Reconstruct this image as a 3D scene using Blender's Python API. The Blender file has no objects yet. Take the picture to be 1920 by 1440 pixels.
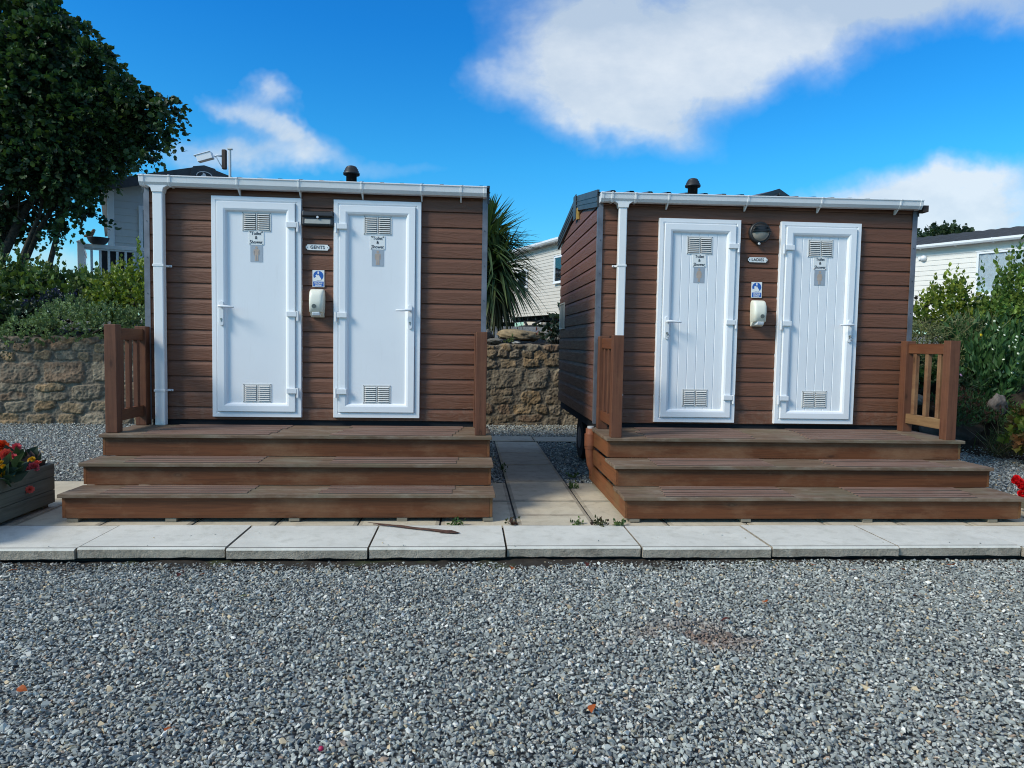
import bpy, bmesh, math, random
import numpy as np
from mathutils import Vector, Matrix
R = math.radians
SC = bpy.context.scene
COL = SC.collection
rng = np.random.default_rng(7)
random.seed(7)

# ------------------------------------------------------------------ objects
def tag(o, label, cat, group=None, kind=None):
    if label: o['label'] = label
    if cat: o['category'] = cat
    if group: o['group'] = group
    if kind: o['kind'] = kind
    return o

def empty(name, loc, rz=0.0, label=None, cat=None, group=None):
    o = bpy.data.objects.new(name, None); COL.objects.link(o)
    o.location = loc; o.rotation_euler = (0, 0, rz); o.empty_display_size = 0.2
    return tag(o, label, cat, group)

def copy_tree(o, parent=None):
    c = o.copy(); COL.objects.link(c)
    if parent is not None: c.parent = parent
    for ch in list(o.children): copy_tree(ch, c)
    return c

class MB:
    """collects shapes into one mesh"""
    def __init__(s): s.v = []; s.f = []; s.m = []; s.s = []
    def add(s, vs, fs, mi=0, smooth=False, M=None):
        b = len(s.v)
        s.v += [tuple(M @ Vector(v)) if M is not None else tuple(v) for v in vs]
        for f in fs:
            s.f.append(tuple(i + b for i in f)); s.m.append(mi); s.s.append(smooth)
        return s
    def box(s, x0, x1, y0, y1, z0, z1, mi=0, M=None):
        vs = [(x0,y0,z0),(x1,y0,z0),(x1,y1,z0),(x0,y1,z0),(x0,y0,z1),(x1,y0,z1),(x1,y1,z1),(x0,y1,z1)]
        fs = [(0,3,2,1),(4,5,6,7),(0,1,5,4),(1,2,6,5),(2,3,7,6),(3,0,4,7)]
        return s.add(vs, fs, mi, False, M)
    def prism_x(s, poly, x0, x1, mi=0, smooth=False, M=None, tilt=0.0):
        """poly of (y,z), counter-clockwise seen from +x, pulled from x0 to x1"""
        n = len(poly)
        vs = [(x0, y, z) for y, z in poly] + [(x1, y, z + tilt) for y, z in poly]
        fs = [tuple(reversed(range(n))), tuple(range(n, 2*n))]
        fs += [(i, (i+1) % n, (i+1) % n + n, i + n) for i in range(n)]
        return s.add(vs, fs, mi, smooth, M)
    def prism_y(s, poly, y0, y1, mi=0, M=None):
        """poly of (x,z) counter-clockwise seen from -y (the viewer's side)"""
        n = len(poly)
        vs = [(x, y0, z) for x, z in poly] + [(x, y1, z) for x, z in poly]
        fs = [tuple(range(n)), tuple(reversed(range(n, 2*n)))]
        fs += [((i+1) % n, i, i + n, (i+1) % n + n) for i in range(n)]
        return s.add(vs, fs, mi, False, M)
    def cyl(s, p0, p1, r0, r1=None, n=14, mi=0, smooth=True, caps=True):
        r1 = r0 if r1 is None else r1
        p0, p1 = Vector(p0), Vector(p1); d = (p1 - p0).normalized()
        a = d.orthogonal().normalized(); b = d.cross(a)
        vs = []
        for p, r in ((p0, r0), (p1, r1)):
            for k in range(n):
                t = 2*math.pi*k/n
                vs.append(p + a*(r*math.cos(t)) + b*(r*math.sin(t)))
        s.add(vs, [(k, (k+1) % n, (k+1) % n + n, k + n) for k in range(n)], mi, smooth)
        if caps:
            s.add(vs[:n], [tuple(reversed(range(n)))], mi); s.add(vs[n:], [tuple(range(n))], mi)
        return s
    def tube(s, pts, rad, n=8, mi=0, smooth=True):
        pts = [Vector(p) for p in pts]; ring = []; b0 = len(s.v)
        a = None
        for i, p in enumerate(pts):
            d = (pts[min(i+1, len(pts)-1)] - pts[max(i-1, 0)]).normalized()
            a = d.orthogonal().normalized() if a is None else (a - d*a.dot(d)).normalized()
            b = d.cross(a); r = rad[i] if hasattr(rad, '__len__') else rad
            for k in range(n):
                t = 2*math.pi*k/n
                s.v.append(tuple(p + a*(r*math.cos(t)) + b*(r*math.sin(t))))
        for i in range(len(pts)-1):
            for k in range(n):
                s.f.append((b0+i*n+k, b0+i*n+(k+1) % n, b0+(i+1)*n+(k+1) % n, b0+(i+1)*n+k)); s.m.append(mi); s.s.append(smooth)
        s.f.append(tuple(b0+k for k in reversed(range(n)))); s.m.append(mi); s.s.append(False)
        e = b0+(len(pts)-1)*n
        s.f.append(tuple(e+k for k in range(n))); s.m.append(mi); s.s.append(False)
        return s
    def lathe(s, prof, c=(0,0,0), n=24, mi=0, smooth=True):
        """prof of (radius, z)"""
        b0 = len(s.v); m = len(prof)
        for r, z in prof:
            for k in range(n):
                t = 2*math.pi*k/n
                s.v.append((c[0]+r*math.cos(t), c[1]+r*math.sin(t), c[2]+z))
        for i in range(m-1):
            for k in range(n):
                s.f.append((b0+i*n+k, b0+i*n+(k+1) % n, b0+(i+1)*n+(k+1) % n, b0+(i+1)*n+k)); s.m.append(mi); s.s.append(smooth)
        s.f.append(tuple(b0+k for k in reversed(range(n)))); s.m.append(mi); s.s.append(False)
        e = b0+(m-1)*n
        s.f.append(tuple(e+k for k in range(n))); s.m.append(mi); s.s.append(False)
        return s
    def build(s, name, mats, parent=None, bevel=0.0, seg=2, loc=None, M=None):
        me = bpy.data.meshes.new(name)
        vs = s.v if M is None else [tuple(M @ Vector(v)) for v in s.v]
        me.from_pydata(vs, [], s.f); 
        for mt in (mats if isinstance(mats, (list, tuple)) else [mats]): me.materials.append(mt)
        me.polygons.foreach_set('material_index', s.m); me.polygons.foreach_set('use_smooth', s.s)
        me.update()
        o = bpy.data.objects.new(name, me); COL.objects.link(o)
        if parent is not None: o.parent = parent
        if loc is not None: o.location = loc
        if bevel > 0:
            b = o.modifiers.new('bevel', 'BEVEL'); b.width = bevel; b.segments = seg
            b.limit_method = 'ANGLE'; b.angle_limit = R(40); b.harden_normals = False
        return o

def np_mesh(name, V, F, mats, parent=None, col=None, smooth=False, mi=None, loc=None):
    """fast mesh from numpy: V (n,3), F (m,k) one polygon size"""
    V = np.ascontiguousarray(V, np.float32); F = np.ascontiguousarray(F, np.int32)
    me = bpy.data.meshes.new(name); m, k = F.shape
    me.vertices.add(len(V)); me.vertices.foreach_set('co', V.ravel())
    me.loops.add(m*k); me.loops.foreach_set('vertex_index', F.ravel())
    me.polygons.add(m); me.polygons.foreach_set('loop_start', np.arange(0, m*k, k, dtype=np.int32))
    me.update(calc_edges=True)
    me.polygons.foreach_set('use_smooth', np.full(m, smooth))
    for mt in (mats if isinstance(mats, (list, tuple)) else [mats]): me.materials.append(mt)
    if mi is not None: me.polygons.foreach_set('material_index', np.asarray(mi, np.int32))
    if col is not None:
        a = me.attributes.new('col', 'FLOAT_COLOR', 'POINT')
        c = np.ones((len(V), 4), np.float32); c[:, :3] = col; a.data.foreach_set('color', c.ravel())
    me.validate(); me.update()
    o = bpy.data.objects.new(name, me); COL.objects.link(o)
    if parent is not None: o.parent = parent
    if loc is not None: o.location = loc
    return o

def text_mesh(body, size, mat, name, parent, loc, bold=0.0, align='CENTER', serif=False, squash=1.0, spacing=1.0):
    """lettering as a real mesh, standing on the wall plane and facing -y"""
    cu = bpy.data.curves.new(name, 'FONT'); cu.body = body; cu.size = size
    cu.align_x = align; cu.align_y = 'CENTER'; cu.extrude = 0.0006; cu.offset = bold; cu.space_line = 0.95
    cu.space_character = spacing; cu.resolution_u = 4
    t = bpy.data.objects.new(name, cu); COL.objects.link(t)
    dg = bpy.context.evaluated_depsgraph_get(); dg.update()
    me = bpy.data.meshes.new_from_object(t.evaluated_get(dg)); me.name = name
    bpy.data.objects.remove(t); bpy.data.curves.remove(cu)
    me.transform(Matrix.Rotation(R(90), 4, 'X') @ Matrix.Diagonal((squash, 1, 1, 1)))
    me.materials.clear(); me.materials.append(mat)
    o = bpy.data.objects.new(name, me); COL.objects.link(o); o.parent = parent; o.location = loc
    return o

# ------------------------------------------------------------------ noise in numpy
def _hash(ix, iy, seed):
    h = (ix.astype(np.int64)*374761393 + iy.astype(np.int64)*668265263 + seed*1442695041) & 0x7fffffff
    h = ((h ^ (h >> 13))*1274126177) & 0x7fffffff
    return ((h ^ (h >> 16)) & 0xffff)/65535.0
def vnoise(x, y, seed=0):
    ix, iy = np.floor(x), np.floor(y); fx, fy = x-ix, y-iy
    fx, fy = fx*fx*(3-2*fx), fy*fy*(3-2*fy)
    a, b = _hash(ix, iy, seed), _hash(ix+1, iy, seed); c, d = _hash(ix, iy+1, seed), _hash(ix+1, iy+1, seed)
    return (a*(1-fx)+b*fx)*(1-fy) + (c*(1-fx)+d*fx)*fy
def fbm(x, y, seed=0, oct=4):
    s = 0; a = .5; n = 0
    for o in range(oct):
        s = s + a*vnoise(x*2**o, y*2**o, seed+o*17); n += a; a *= .5
    return s/n
def sstep(a, b, x):
    t = np.clip((x-a)/(b-a), 0, 1); return t*t*(3-2*t)
# ------------------------------------------------------------------ materials
class NT:
    def __init__(s, tree): s.t = tree
    def n(s, typ, **kw):
        nd = s.t.nodes.new(typ); ins = kw.pop('i', {})
        for k, v in kw.items(): setattr(nd, k, v)
        for k, v in ins.items(): s.set(nd, k, v)
        return nd
    def set(s, nd, k, v):
        sock = nd.inputs[k]
        if hasattr(v, 'is_linked') or hasattr(v, 'links'): s.t.links.new(v, sock)
        else: sock.default_value = v
    def math(s, op, a, b=0.0, c=None, clamp=False):
        nd = s.n('ShaderNodeMath', operation=op, use_clamp=clamp); s.set(nd, 0, a); s.set(nd, 1, b)
        if c is not None: s.set(nd, 2, c)
        return nd.outputs[0]
    def mix(s, f, a, b, mode='MIX'):
        nd = s.n('ShaderNodeMix', data_type='RGBA', blend_type=mode)
        s.set(nd, 0, f); s.set(nd, 6, a); s.set(nd, 7, b); return nd.outputs[2]
    def ramp(s, f, stops, interp='LINEAR'):
        nd = s.n('ShaderNodeValToRGB'); s.set(nd, 0, f); cr = nd.color_ramp; cr.interpolation = interp
        while len(cr.elements) < len(stops): cr.elements.new(0.5)
        for e, (p, c) in zip(cr.elements, stops):
            e.position = p; e.color = (c, c, c, 1) if not hasattr(c, '__len__') else tuple(c)[:3] + (1,)
        return nd.outputs[0]
    def noise(s, vec, scale, detail=4, rough=.55, dist=0.0):
        nd = s.n('ShaderNodeTexNoise', i={'Vector': vec, 'Scale': scale, 'Detail': detail, 'Roughness': rough, 'Distortion': dist})
        return nd.outputs[0]
    def vor(s, vec, scale, feature='F1', out='Distance', rnd=1.0):
        nd = s.n('ShaderNodeTexVoronoi', feature=feature, i={'Vector': vec, 'Scale': scale, 'Randomness': rnd})
        return nd.outputs[out]
    def mapv(s, vec, scale=(1,1,1), loc=(0,0,0)):
        nd = s.n('ShaderNodeMapping'); s.set(nd, 0, vec); nd.inputs['Scale'].default_value = scale; nd.inputs['Location'].default_value = loc
        return nd.outputs[0]

def c4(c): return tuple(c)[:3] + (1.0,)
def material(name, rough=.6, spec=.5, metal=0.0):
    m = bpy.data.materials.new(name); m.use_nodes = True; t = m.node_tree
    nt = NT(t); b = t.nodes['Principled BSDF']
    b.inputs['Roughness'].default_value = rough; b.inputs['Metallic'].default_value = metal
    b.inputs['Specular IOR Level'].default_value = spec
    co = nt.n('ShaderNodeTexCoord').outputs['Object']
    return m, nt, b, co
def finish(nt, b, col, bump=None, strength=.3, dist=.01, rough=None):
    nt.set(b, 'Base Color', col if hasattr(col, 'links') else c4(col))
    if bump is not None:
        nd = nt.n('ShaderNodeBump', i={'Strength': strength, 'Distance': dist, 'Height': bump}); nt.set(b, 'Normal', nd.outputs[0])
    if rough is not None: nt.set(b, 'Roughness', rough)

def simple(name, col, rough=.5, spec=.5, metal=0.0, var=.08, vscale=14, bump=0.0):
    m, nt, b, co = material(name, rough, spec, metal)
    f = nt.noise(co, vscale, 5)
    lo = [c*(1-var*1.6) for c in col]; hi = [min(1, c*(1+var*.9)) for c in col]
    finish(nt, b, nt.ramp(f, [(.3, lo), (.7, hi)]), nt.noise(co, vscale*9, 3) if bump else None, bump, .004)
    return m

def wood(name, base, dark, pale, axis=0, rough=.65, knots=True, bump=.25, weather=.3, wscale=1.0, gscale=1.0, green=None):
    m, nt, b, co = material(name, rough, .3)
    sc = [34*gscale]*3; sc[axis] = 1.6*gscale
    oi = nt.n('ShaderNodeObjectInfo').outputs['Random']
    off = nt.n('ShaderNodeVectorMath', operation='ADD'); nt.set(off, 0, co)
    cmb = nt.n('ShaderNodeCombineXYZ', i={0: nt.math('MULTIPLY', oi, 7.3), 1: nt.math('MULTIPLY', oi, 3.1), 2: nt.math('MULTIPLY', oi, 5.7)}); nt.set(off, 1, cmb.outputs[0])
    co = off.outputs[0]
    st = nt.mapv(co, sc)
    g = nt.noise(st, 1.0, 6, .62, 1.2)
    g2 = nt.noise(nt.mapv(co, [v*3.2 for v in sc]), 1.0, 3, .6)
    col = nt.ramp(g, [(.28, dark), (.5, base), (.72, [min(1, 1.22*x) for x in base])])
    ks = [5.5]*3; ks[axis] = 2.4
    if knots:
        k = nt.vor(nt.mapv(co, ks), 1.0)
        ring = nt.n('ShaderNodeMath', operation='SINE'); nt.set(ring, 0, nt.math('MULTIPLY', k, 70.0))
        near = nt.ramp(k, [(.0, 1.0), (.05, .9), (.09, .35), (.2, 0.0)])
        col = nt.mix(nt.math('MULTIPLY', near, .85), col, c4([x*.45 for x in dark]))
        col = nt.mix(nt.math('MULTIPLY', nt.math('MULTIPLY', near, .25), ring.outputs[0], clamp=True), col, c4(pale))
    w = nt.noise(nt.mapv(co, [2.1*wscale, 5*wscale, 5*wscale] if axis == 0 else [5*wscale, 2.1*wscale, 5*wscale]), 1.0, 6, .7)
    col = nt.mix(nt.math('MULTIPLY', nt.ramp(w, [(.48, 0.0), (.68, 1.0)]), weather), col, c4(pale))
    if green is not None:
        gn = nt.noise(co, 2.3, 5, .6)
        col = nt.mix(nt.math('MULTIPLY', nt.ramp(gn, [(.5, 0.0), (.7, 1.0)]), .5), col, c4(green))
    h = nt.math('ADD', nt.math('MULTIPLY', g, .7), nt.math('MULTIPLY', g2, .4))
    finish(nt, b, col, h, bump, .004)
    return m

M = {}
def cladding_mat(name, base, axis):
    m, nt, b, co = material(name, .5, .42)
    sc = [62, 62, 62]; sc[axis] = 4.2
    # long embossed grain with cathedral arches
    warp = nt.noise(nt.mapv(co, [2.2 if a == axis else 9 for a in range(3)]), 1.0, 2, .5)
    oz = nt.n('ShaderNodeVectorMath', operation='ADD'); nt.set(oz, 0, co)
    cz = nt.n('ShaderNodeCombineXYZ', i={2: nt.math('MULTIPLY', warp, .14)}); nt.set(oz, 1, cz.outputs[0])
    g = nt.noise(nt.mapv(oz.outputs[0], sc), 1.0, 4, .6, .3)
    g2 = nt.noise(nt.mapv(oz.outputs[0], [s*2.2 for s in sc]), 1.0, 3, .6)
    big = nt.noise(co, 1.7, 4, .6)
    col = nt.ramp(g, [(.3, [x*.86 for x in base]), (.55, base), (.75, [x*1.08 for x in base])])
    col = nt.mix(nt.math('MULTIPLY', nt.ramp(big, [(.4, 0.0), (.7, 1.0)]), .22), col, c4([base[0]*1.25, base[1]*1.3, base[2]*1.36]))
    sp = nt.noise(nt.mapv(co, (1, 1, 1)), 60, 2, .5)
    col = nt.mix(nt.ramp(sp, [(.74, 0.0), (.8, .35)]), col, c4((.2, .16, .13)))
    h = nt.math('ADD', nt.math('MULTIPLY', nt.ramp(g, [(.32, 0.0), (.62, 1.0)]), .75), nt.math('MULTIPLY', g2, .5))
    if True:
        sz = nt.n('ShaderNodeSeparateXYZ'); nt.set(sz, 0, co); low = nt.ramp(sz.outputs[2], [(.56, .75), (.86, 0.0)])
        spl = nt.ramp(nt.noise(co, 19, 6, .7), [(.48, 0.0), (.64, 1.0)])
        col = nt.mix(nt.math('MULTIPLY', nt.math('MULTIPLY', low, spl), .45), col, c4((.22, .17, .125)))
    finish(nt, b, col, h, .55, .0045, nt.ramp(g, [(.3, .62), (.7, .44)]))
    return m
M['clad'] = cladding_mat('brown cladding', (.152, .062, .033), 0)
M['cladside'] = cladding_mat('brown cladding side', (.150, .066, .042), 1)
M['cladgap'] = simple('cladding gap', (.05, .026, .018), .9)

def upvc(name, col, dirt=.14):
    m, nt, b, co = material(name, .32, .5)
    f = nt.noise(co, 3.0, 5, .6); s = nt.noise(nt.mapv(co, (30, 30, 3)), 1.0, 4, .65)
    c = nt.mix(nt.math('MULTIPLY', nt.ramp(f, [(.45, 0.0), (.75, 1.0)]), dirt), c4(col), c4([x*.84 for x in col]))
    c = nt.mix(nt.math('MULTIPLY', nt.ramp(s, [(.58, 0.0), (.8, 1.0)]), dirt*.9), c, c4((col[0]*.72, col[1]*.7, col[2]*.64)))
    sp = nt.vor(co, 26.0); c = nt.mix(nt.ramp(sp, [(.012, .5), (.02, 0.0)]), c, c4((.3, .28, .25)))
    finish(nt, b, c, nt.noise(co, 240, 2), .03, .002, nt.ramp(f, [(.3, .28), (.7, .42)]))
    return m
M['upvc'] = upvc('white plastic', (.80, .81, .82), .2)
M['gutter'] = upvc('gutter plastic', (.78, .78, .77), .3)
M['hinge'] = upvc('hinge white', (.74, .75, .76))
M['vent'] = upvc('vent aluminium', (.66, .65, .62), .4)
M['ventdark'] = simple('vent gap', (.16, .155, .145), .8)
M['cream'] = upvc('cream plastic', (.76, .74, .62), .1)
M['black'] = simple('black plastic', (.018, .019, .02), .45)
M['sensor'] = simple('sensor lens', (.62, .64, .66), .25)
M['lens'] = simple('lamp lens', (.36, .36, .32), .35)
M['sight'] = simple('sight glass', (.10, .11, .10), .3)
M['lensgrey'] = simple('grey lamp lens', (.28, .26, .22), .35)
M['steel'] = simple('galvanised trim', (.17, .175, .2), .45, .5, .35, .25, 6)
M['darkmetal'] = simple('dark roof metal', (.042, .048, .052), .42, .5, 0, .2, 8)
M['brownboard'] = simple('brown board', (.05, .03, .022), .7)
M['plate'] = simple('sign white', (.80, .80, .77), .35, .5, 0, .04)
M['ink'] = simple('sign ink', (.02, .022, .03), .6)
M['silver'] = simple('silver plate', (.40, .43, .47), .45, .5, .25, .06, 9)
M['gold'] = simple('beige figure', (.46, .36, .29), .55)
M['signblue'] = simple('sign blue', (.02, .11, .42), .4)
M['screw'] = simple('screw head', (.09, .09, .10), .4, .5, .6)
M['rust'] = simple('rusty screw', (.22, .07, .03), .8)
M['yellowwood'] = simple('raw timber', (.52, .33, .08), .7, .3, 0, .2, 30)
M['void'] = simple('dark void', (.008, .010, .014), .9)
M['key'] = simple('key steel', (.35, .34, .32), .35, .5, .9)

M['riser'] = wood('stained riser', (.128, .044, .016), (.080, .027, .010), (.25, .14, .075), 0, .62, True, .35, .6, .7)
M['tread'] = wood('weathered tread', (.152, .098, .062), (.080, .047, .030), (.25, .205, .155), 0, .8, False, .5, .75, 1.6, 1.0, (.13, .125, .075))
M['grip'] = wood('grip strip', (.205, .120, .088), (.115, .063, .046), (.27, .20, .155), 0, .85, False, .5, .5, 2)
M['side'] = wood('stained side board', (.175, .062, .022), (.11, .038, .014), (.22, .12, .05), 1, .65, True, .3, .4, 1.0, 1.0, (.15, .12, .05))
M['post'] = wood('stained post', (.126, .049, .026), (.076, .028, .015), (.23, .105, .048), 2, .6, True, .3, .25)
M['rail'] = wood('stained rail', (.130, .044, .018), (.082, .027, .012), (.21, .10, .048), 1, .62, True, .3, .3)
M['railpale'] = wood('worn rail', (.21, .118, .054), (.12, .058, .027), (.36, .25, .125), 1, .7, True, .35, .6)
M['postpale'] = wood('worn baluster', (.165, .078, .038), (.10, .044, .021), (.31, .20, .10), 2, .65, True, .3, .45)
M['foot'] = wood('grey foot block', (.23, .20, .15), (.14, .12, .08), (.3, .28, .22), 0, .85, False, .4, .5)
M['planter'] = wood('grey green planter wood', (.118, .112, .082), (.062, .056, .040), (.17, .155, .115), 1, .8, True, .4, .4, 1.0, 1.0, (.085, .098, .052))

def concrete(name, a, bcol, stain, edge=.0, bump=.18):
    m, nt, b, co = material(name, .85, .25)
    f = nt.noise(co, 3.1, 7, .62, .6); g = nt.noise(co, 11, 5, .65); sp = nt.noise(co, 170, 2, .6)
    c = nt.mix(nt.ramp(f, [(.34, 0.0), (.66, 1.0)]), c4(a), c4(bcol))
    c = nt.mix(nt.math('MULTIPLY', nt.ramp(g, [(.50, 0.0), (.72, 1.0)]), .6), c, c4(stain))
    c = nt.mix(nt.math('MULTIPLY', nt.ramp(sp, [(.35, 1.0), (.5, 0.0)]), .16), c, c4([x*.55 for x in a]))
    spots = nt.vor(co, 13.0); c = nt.mix(nt.ramp(spots, [(.02, .6), (.035, 0.0)]), c, c4([x*.5 for x in a]))
    finish(nt, b, c, nt.math('ADD', nt.math('MULTIPLY', sp, .6), nt.noise(co, 40, 4)), bump*1.6, .006)
    return m
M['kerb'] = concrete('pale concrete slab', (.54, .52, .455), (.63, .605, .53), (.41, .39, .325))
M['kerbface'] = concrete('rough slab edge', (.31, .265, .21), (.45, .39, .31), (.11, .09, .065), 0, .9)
M['paving'] = concrete('cream paving slab', (.47, .405, .30), (.57, .50, .37), (.31, .265, .195))
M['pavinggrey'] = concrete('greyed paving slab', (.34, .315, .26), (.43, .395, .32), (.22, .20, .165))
M['pavedirt'] = concrete('slab border dirt', (.30, .255, .19), (.44, .38, .28), (.15, .125, .09))
M['joint'] = simple('slab joint', (.035, .032, .027), .95)

def vcol(name, rough=.85, spec=.25, bump=0.0, bscale=60, mul=1.0, transl=0.0, sheen=0.0, hv=.0):
    m, nt, b, co = material(name, rough, spec)
    a = nt.n('ShaderNodeAttribute', attribute_name='col').outputs['Color']
    if bump:
        n1 = nt.noise(co, bscale, 5, .65)
        a = nt.mix(nt.ramp(n1, [(.3, .42), (.62, 0.0)]), a, c4((.05, .045, .038)))
        finish(nt, b, a, n1, bump, .012)
    else: nt.set(b, 'Base Color', a)
    if transl:
        out = m.node_tree.nodes['Material Output']
        tr = nt.n('ShaderNodeBsdfTranslucent'); nt.set(tr, 'Color', nt.mix(1.0, a, c4((1.15, 1.25, .55)), 'MULTIPLY'))
        mx = nt.n('ShaderNodeMixShader', i={0: transl}); m.node_tree.links.new(b.outputs[0], mx.inputs[1]); m.node_tree.links.new(tr.outputs[0], mx.inputs[2])
        m.node_tree.links.new(mx.outputs[0], out.inputs['Surface'])
    return m
M['stonewall'] = vcol('rubble wall', .9, .2, .8, 34)
M['chip'] = vcol('gravel chip', .72, .3)
M['rock'] = vcol('garden rock', .9, .2, .7, 26)
M['leaf'] = vcol('leaf', .5, .35, transl=.25)
M['matt leaf'] = vcol('matt leaf', .7, .2, transl=.2)
M['petal'] = vcol('petal', .55, .25, transl=.2)
M['bark'] = simple('bark', (.055, .048, .036), .9, .2, 0, .4, 20, .6)
M['stem'] = simple('green stem', (.07, .085, .03), .8)

def gravel_ground(name):
    m, nt, b, co = material(name, .9, .2)
    pos = nt.n('ShaderNodeNewGeometry').outputs['Position']
    v = nt.vor(pos, 46.0, 'F1', 'Color'); d = nt.vor(pos, 46.0)
    sep = nt.n('ShaderNodeSeparateColor'); nt.set(sep, 0, v)
    c = nt.ramp(sep.outputs[0], [(0, (.15, .16, .16)), (.45, (.28, .295, .29)), (.75, (.39, .405, .39)), (.93, (.5, .49, .46)), (1, (.46, .45, .43))])
    c = nt.mix(nt.ramp(d, [(.3, 0.0), (.62, .85)]), c, c4((.02, .02, .02)))
    big = nt.noise(pos, .9, 4)
    c = nt.mix(nt.math('MULTIPLY', nt.ramp(big, [(.5, 0.0), (.75, 1.0)]), .25), c, c4((.09, .08, .065)))
    finish(nt, b, c, nt.math('MULTIPLY', d, -1.0), .9, .02)
    return m
M['gravel'] = gravel_ground('gravel bed')
M['soil'] = simple('dark soil', (.038, .031, .024), .95, .1, 0, .45, 9, .8)

def siding_mat(name, col):
    m, nt, b, co = material(name, .45, .4)
    f = nt.noise(nt.mapv(co, (.6, .6, 9)), 1.0, 4, .6)
    finish(nt, b, nt.ramp(f, [(.3, [x*.9 for x in col]), (.7, col)]), nt.noise(nt.mapv(co, (3, 3, 60)), 1.0, 3), .06, .004)
    return m
M['siding'] = siding_mat('cream siding', (.62, .57, .49))
M['sidingwhite'] = siding_mat('grey white siding', (.56, .57, .56))
M['sidingpale'] = siding_mat('pale siding', (.78, .75, .69))
M['trimwhite'] = upvc('white trim', (.78, .79, .80))
def tile_mat():
    m, nt, b, co = material('dark tile roof', .5, .4)
    f = nt.noise(co, 5, 5); finish(nt, b, nt.ramp(f, [(.3, (.018, .020, .028)), (.7, (.034, .038, .05))]))
    return m
M['tile'] = tile_mat()
def glass_mat(name, tint, alpha=.45):
    m = bpy.data.materials.new(name); m.use_nodes = True; nt = NT(m.node_tree); t = m.node_tree
    for n in list(t.nodes): t.nodes.remove(n)
    out = t.nodes.new('ShaderNodeOutputMaterial')
    tr = nt.n('ShaderNodeBsdfTransparent', i={'Color': c4(tint)}); gl = nt.n('ShaderNodeBsdfGlossy', i={'Roughness': .04, 'Color': (1, 1, 1, 1)})
    fr = nt.n('ShaderNodeFresnel', i={'IOR': 1.38}); mx = nt.n('ShaderNodeMixShader')
    t.links.new(nt.math('ADD', fr.outputs[0], .08, clamp=True), mx.inputs[0]); t.links.new(tr.outputs[0], mx.inputs[1]); t.links.new(gl.outputs[0], mx.inputs[2])
    t.links.new(mx.outputs[0], out.inputs[0]); return m
M['glass'] = glass_mat('window glass', (.86, .9, .92))
M['darkglass'] = simple('dark glazing', (.02, .026, .034), .06, .6)
M['curtain'] = simple('pale curtain', (.80, .82, .86), .9)
M['terracotta'] = simple('clay pipe', (.30, .10, .045), .55, .4, 0, .2, 12)
M['tyre'] = simple('tyre', (.015, .015, .016), .8)
M['bowl'] = simple('dark bowl', (.045, .05, .06), .5)
M['birdbrown'] = simple('brown figurine', (.36, .25, .17), .8, .3, 0, .5, 30)
M['rattan'] = simple('dark rattan', (.022, .022, .028), .7)
M['bin'] = simple('dark bin plastic', (.022, .034, .033), .5)
# ------------------------------------------------------------------ camera
cam = bpy.data.cameras.new('camera'); cam.sensor_width = 36; cam.lens = 1300/1920*36; cam.clip_end = 2000; cam.clip_start = .05
co_ = bpy.data.objects.new('camera', cam); COL.objects.link(co_)
cx = Vector((0.99780428, -0.06391322, 0.0173698)); cd = Vector((0.01353828, -0.05990081, -0.99811252)); cw = Vector((0.06483305, 0.99615611, -0.05890401))
co_.matrix_world = Matrix(((cx.x, -cd.x, -cw.x, 0), (cx.y, -cd.y, -cw.y, 0), (cx.z, -cd.z, -cw.z, 1.28), (0, 0, 0, 1)))
SC.camera = co_
# ------------------------------------------------------------------ sun: veiled by thin cloud, from the left and slightly in front of the cabins
SUN_EL, SUN_AZ = R(38), math.atan2(-.89, -.45)
sd = Vector((math.sin(SUN_AZ)*math.cos(SUN_EL), math.cos(SUN_AZ)*math.cos(SUN_EL), math.sin(SUN_EL)))
sl = bpy.data.lights.new('sun', 'SUN'); sl.energy = 3.6; sl.angle = R(18); sl.color = (1.0, .93, .80)
so = bpy.data.objects.new('sun', sl); COL.objects.link(so); so.location = (-20, -10, 20)
so.rotation_euler = (-sd).to_track_quat('-Z', 'Y').to_euler()
# ------------------------------------------------------------------ sky
w = bpy.data.worlds.new('World'); SC.world = w; w.use_nodes = True
nt = NT(w.node_tree); T = w.node_tree
bg = T.nodes['Background']; bg.inputs['Strength'].default_value = .1
sky = nt.n('ShaderNodeTexSky', sky_type='NISHITA'); sky.sun_disc = False
sky.sun_elevation = SUN_EL; sky.sun_rotation = SUN_AZ % (2*math.pi); sky.air_density = 1.0; sky.dust_density = .6; sky.ozone_density = 2.0
gen = nt.n('ShaderNodeTexCoord').outputs['Generated']
sp = nt.n('ShaderNodeSeparateXYZ'); nt.set(sp, 0, gen); X, Y, Z = sp.outputs
hs = nt.n('ShaderNodeHueSaturation', i={'Saturation': 1.3, 'Value': 1.0, 'Color': sky.outputs[0]})
SKYM = nt.ramp(Z, [(0.0, (.82/2.2, 1.15/2.2, 1.30/2.2)), (.10, (.60/2.2, 1.52/2.2, 1.78/2.2)), (.24, (.42/2.2, 1.62/2.2, 1.96/2.2)), (.40, (.235/2.2, 1.42/2.2, 2.04/2.2)), (.8, (.22/2.2, 1.3/2.2, 2.04/2.2))])
SKYC = nt.mix(1.0, nt.mix(1.0, hs.outputs[0], SKYM, 'MULTIPLY'), (2.2, 2.2, 2.2, 1), 'MULTIPLY')
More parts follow.
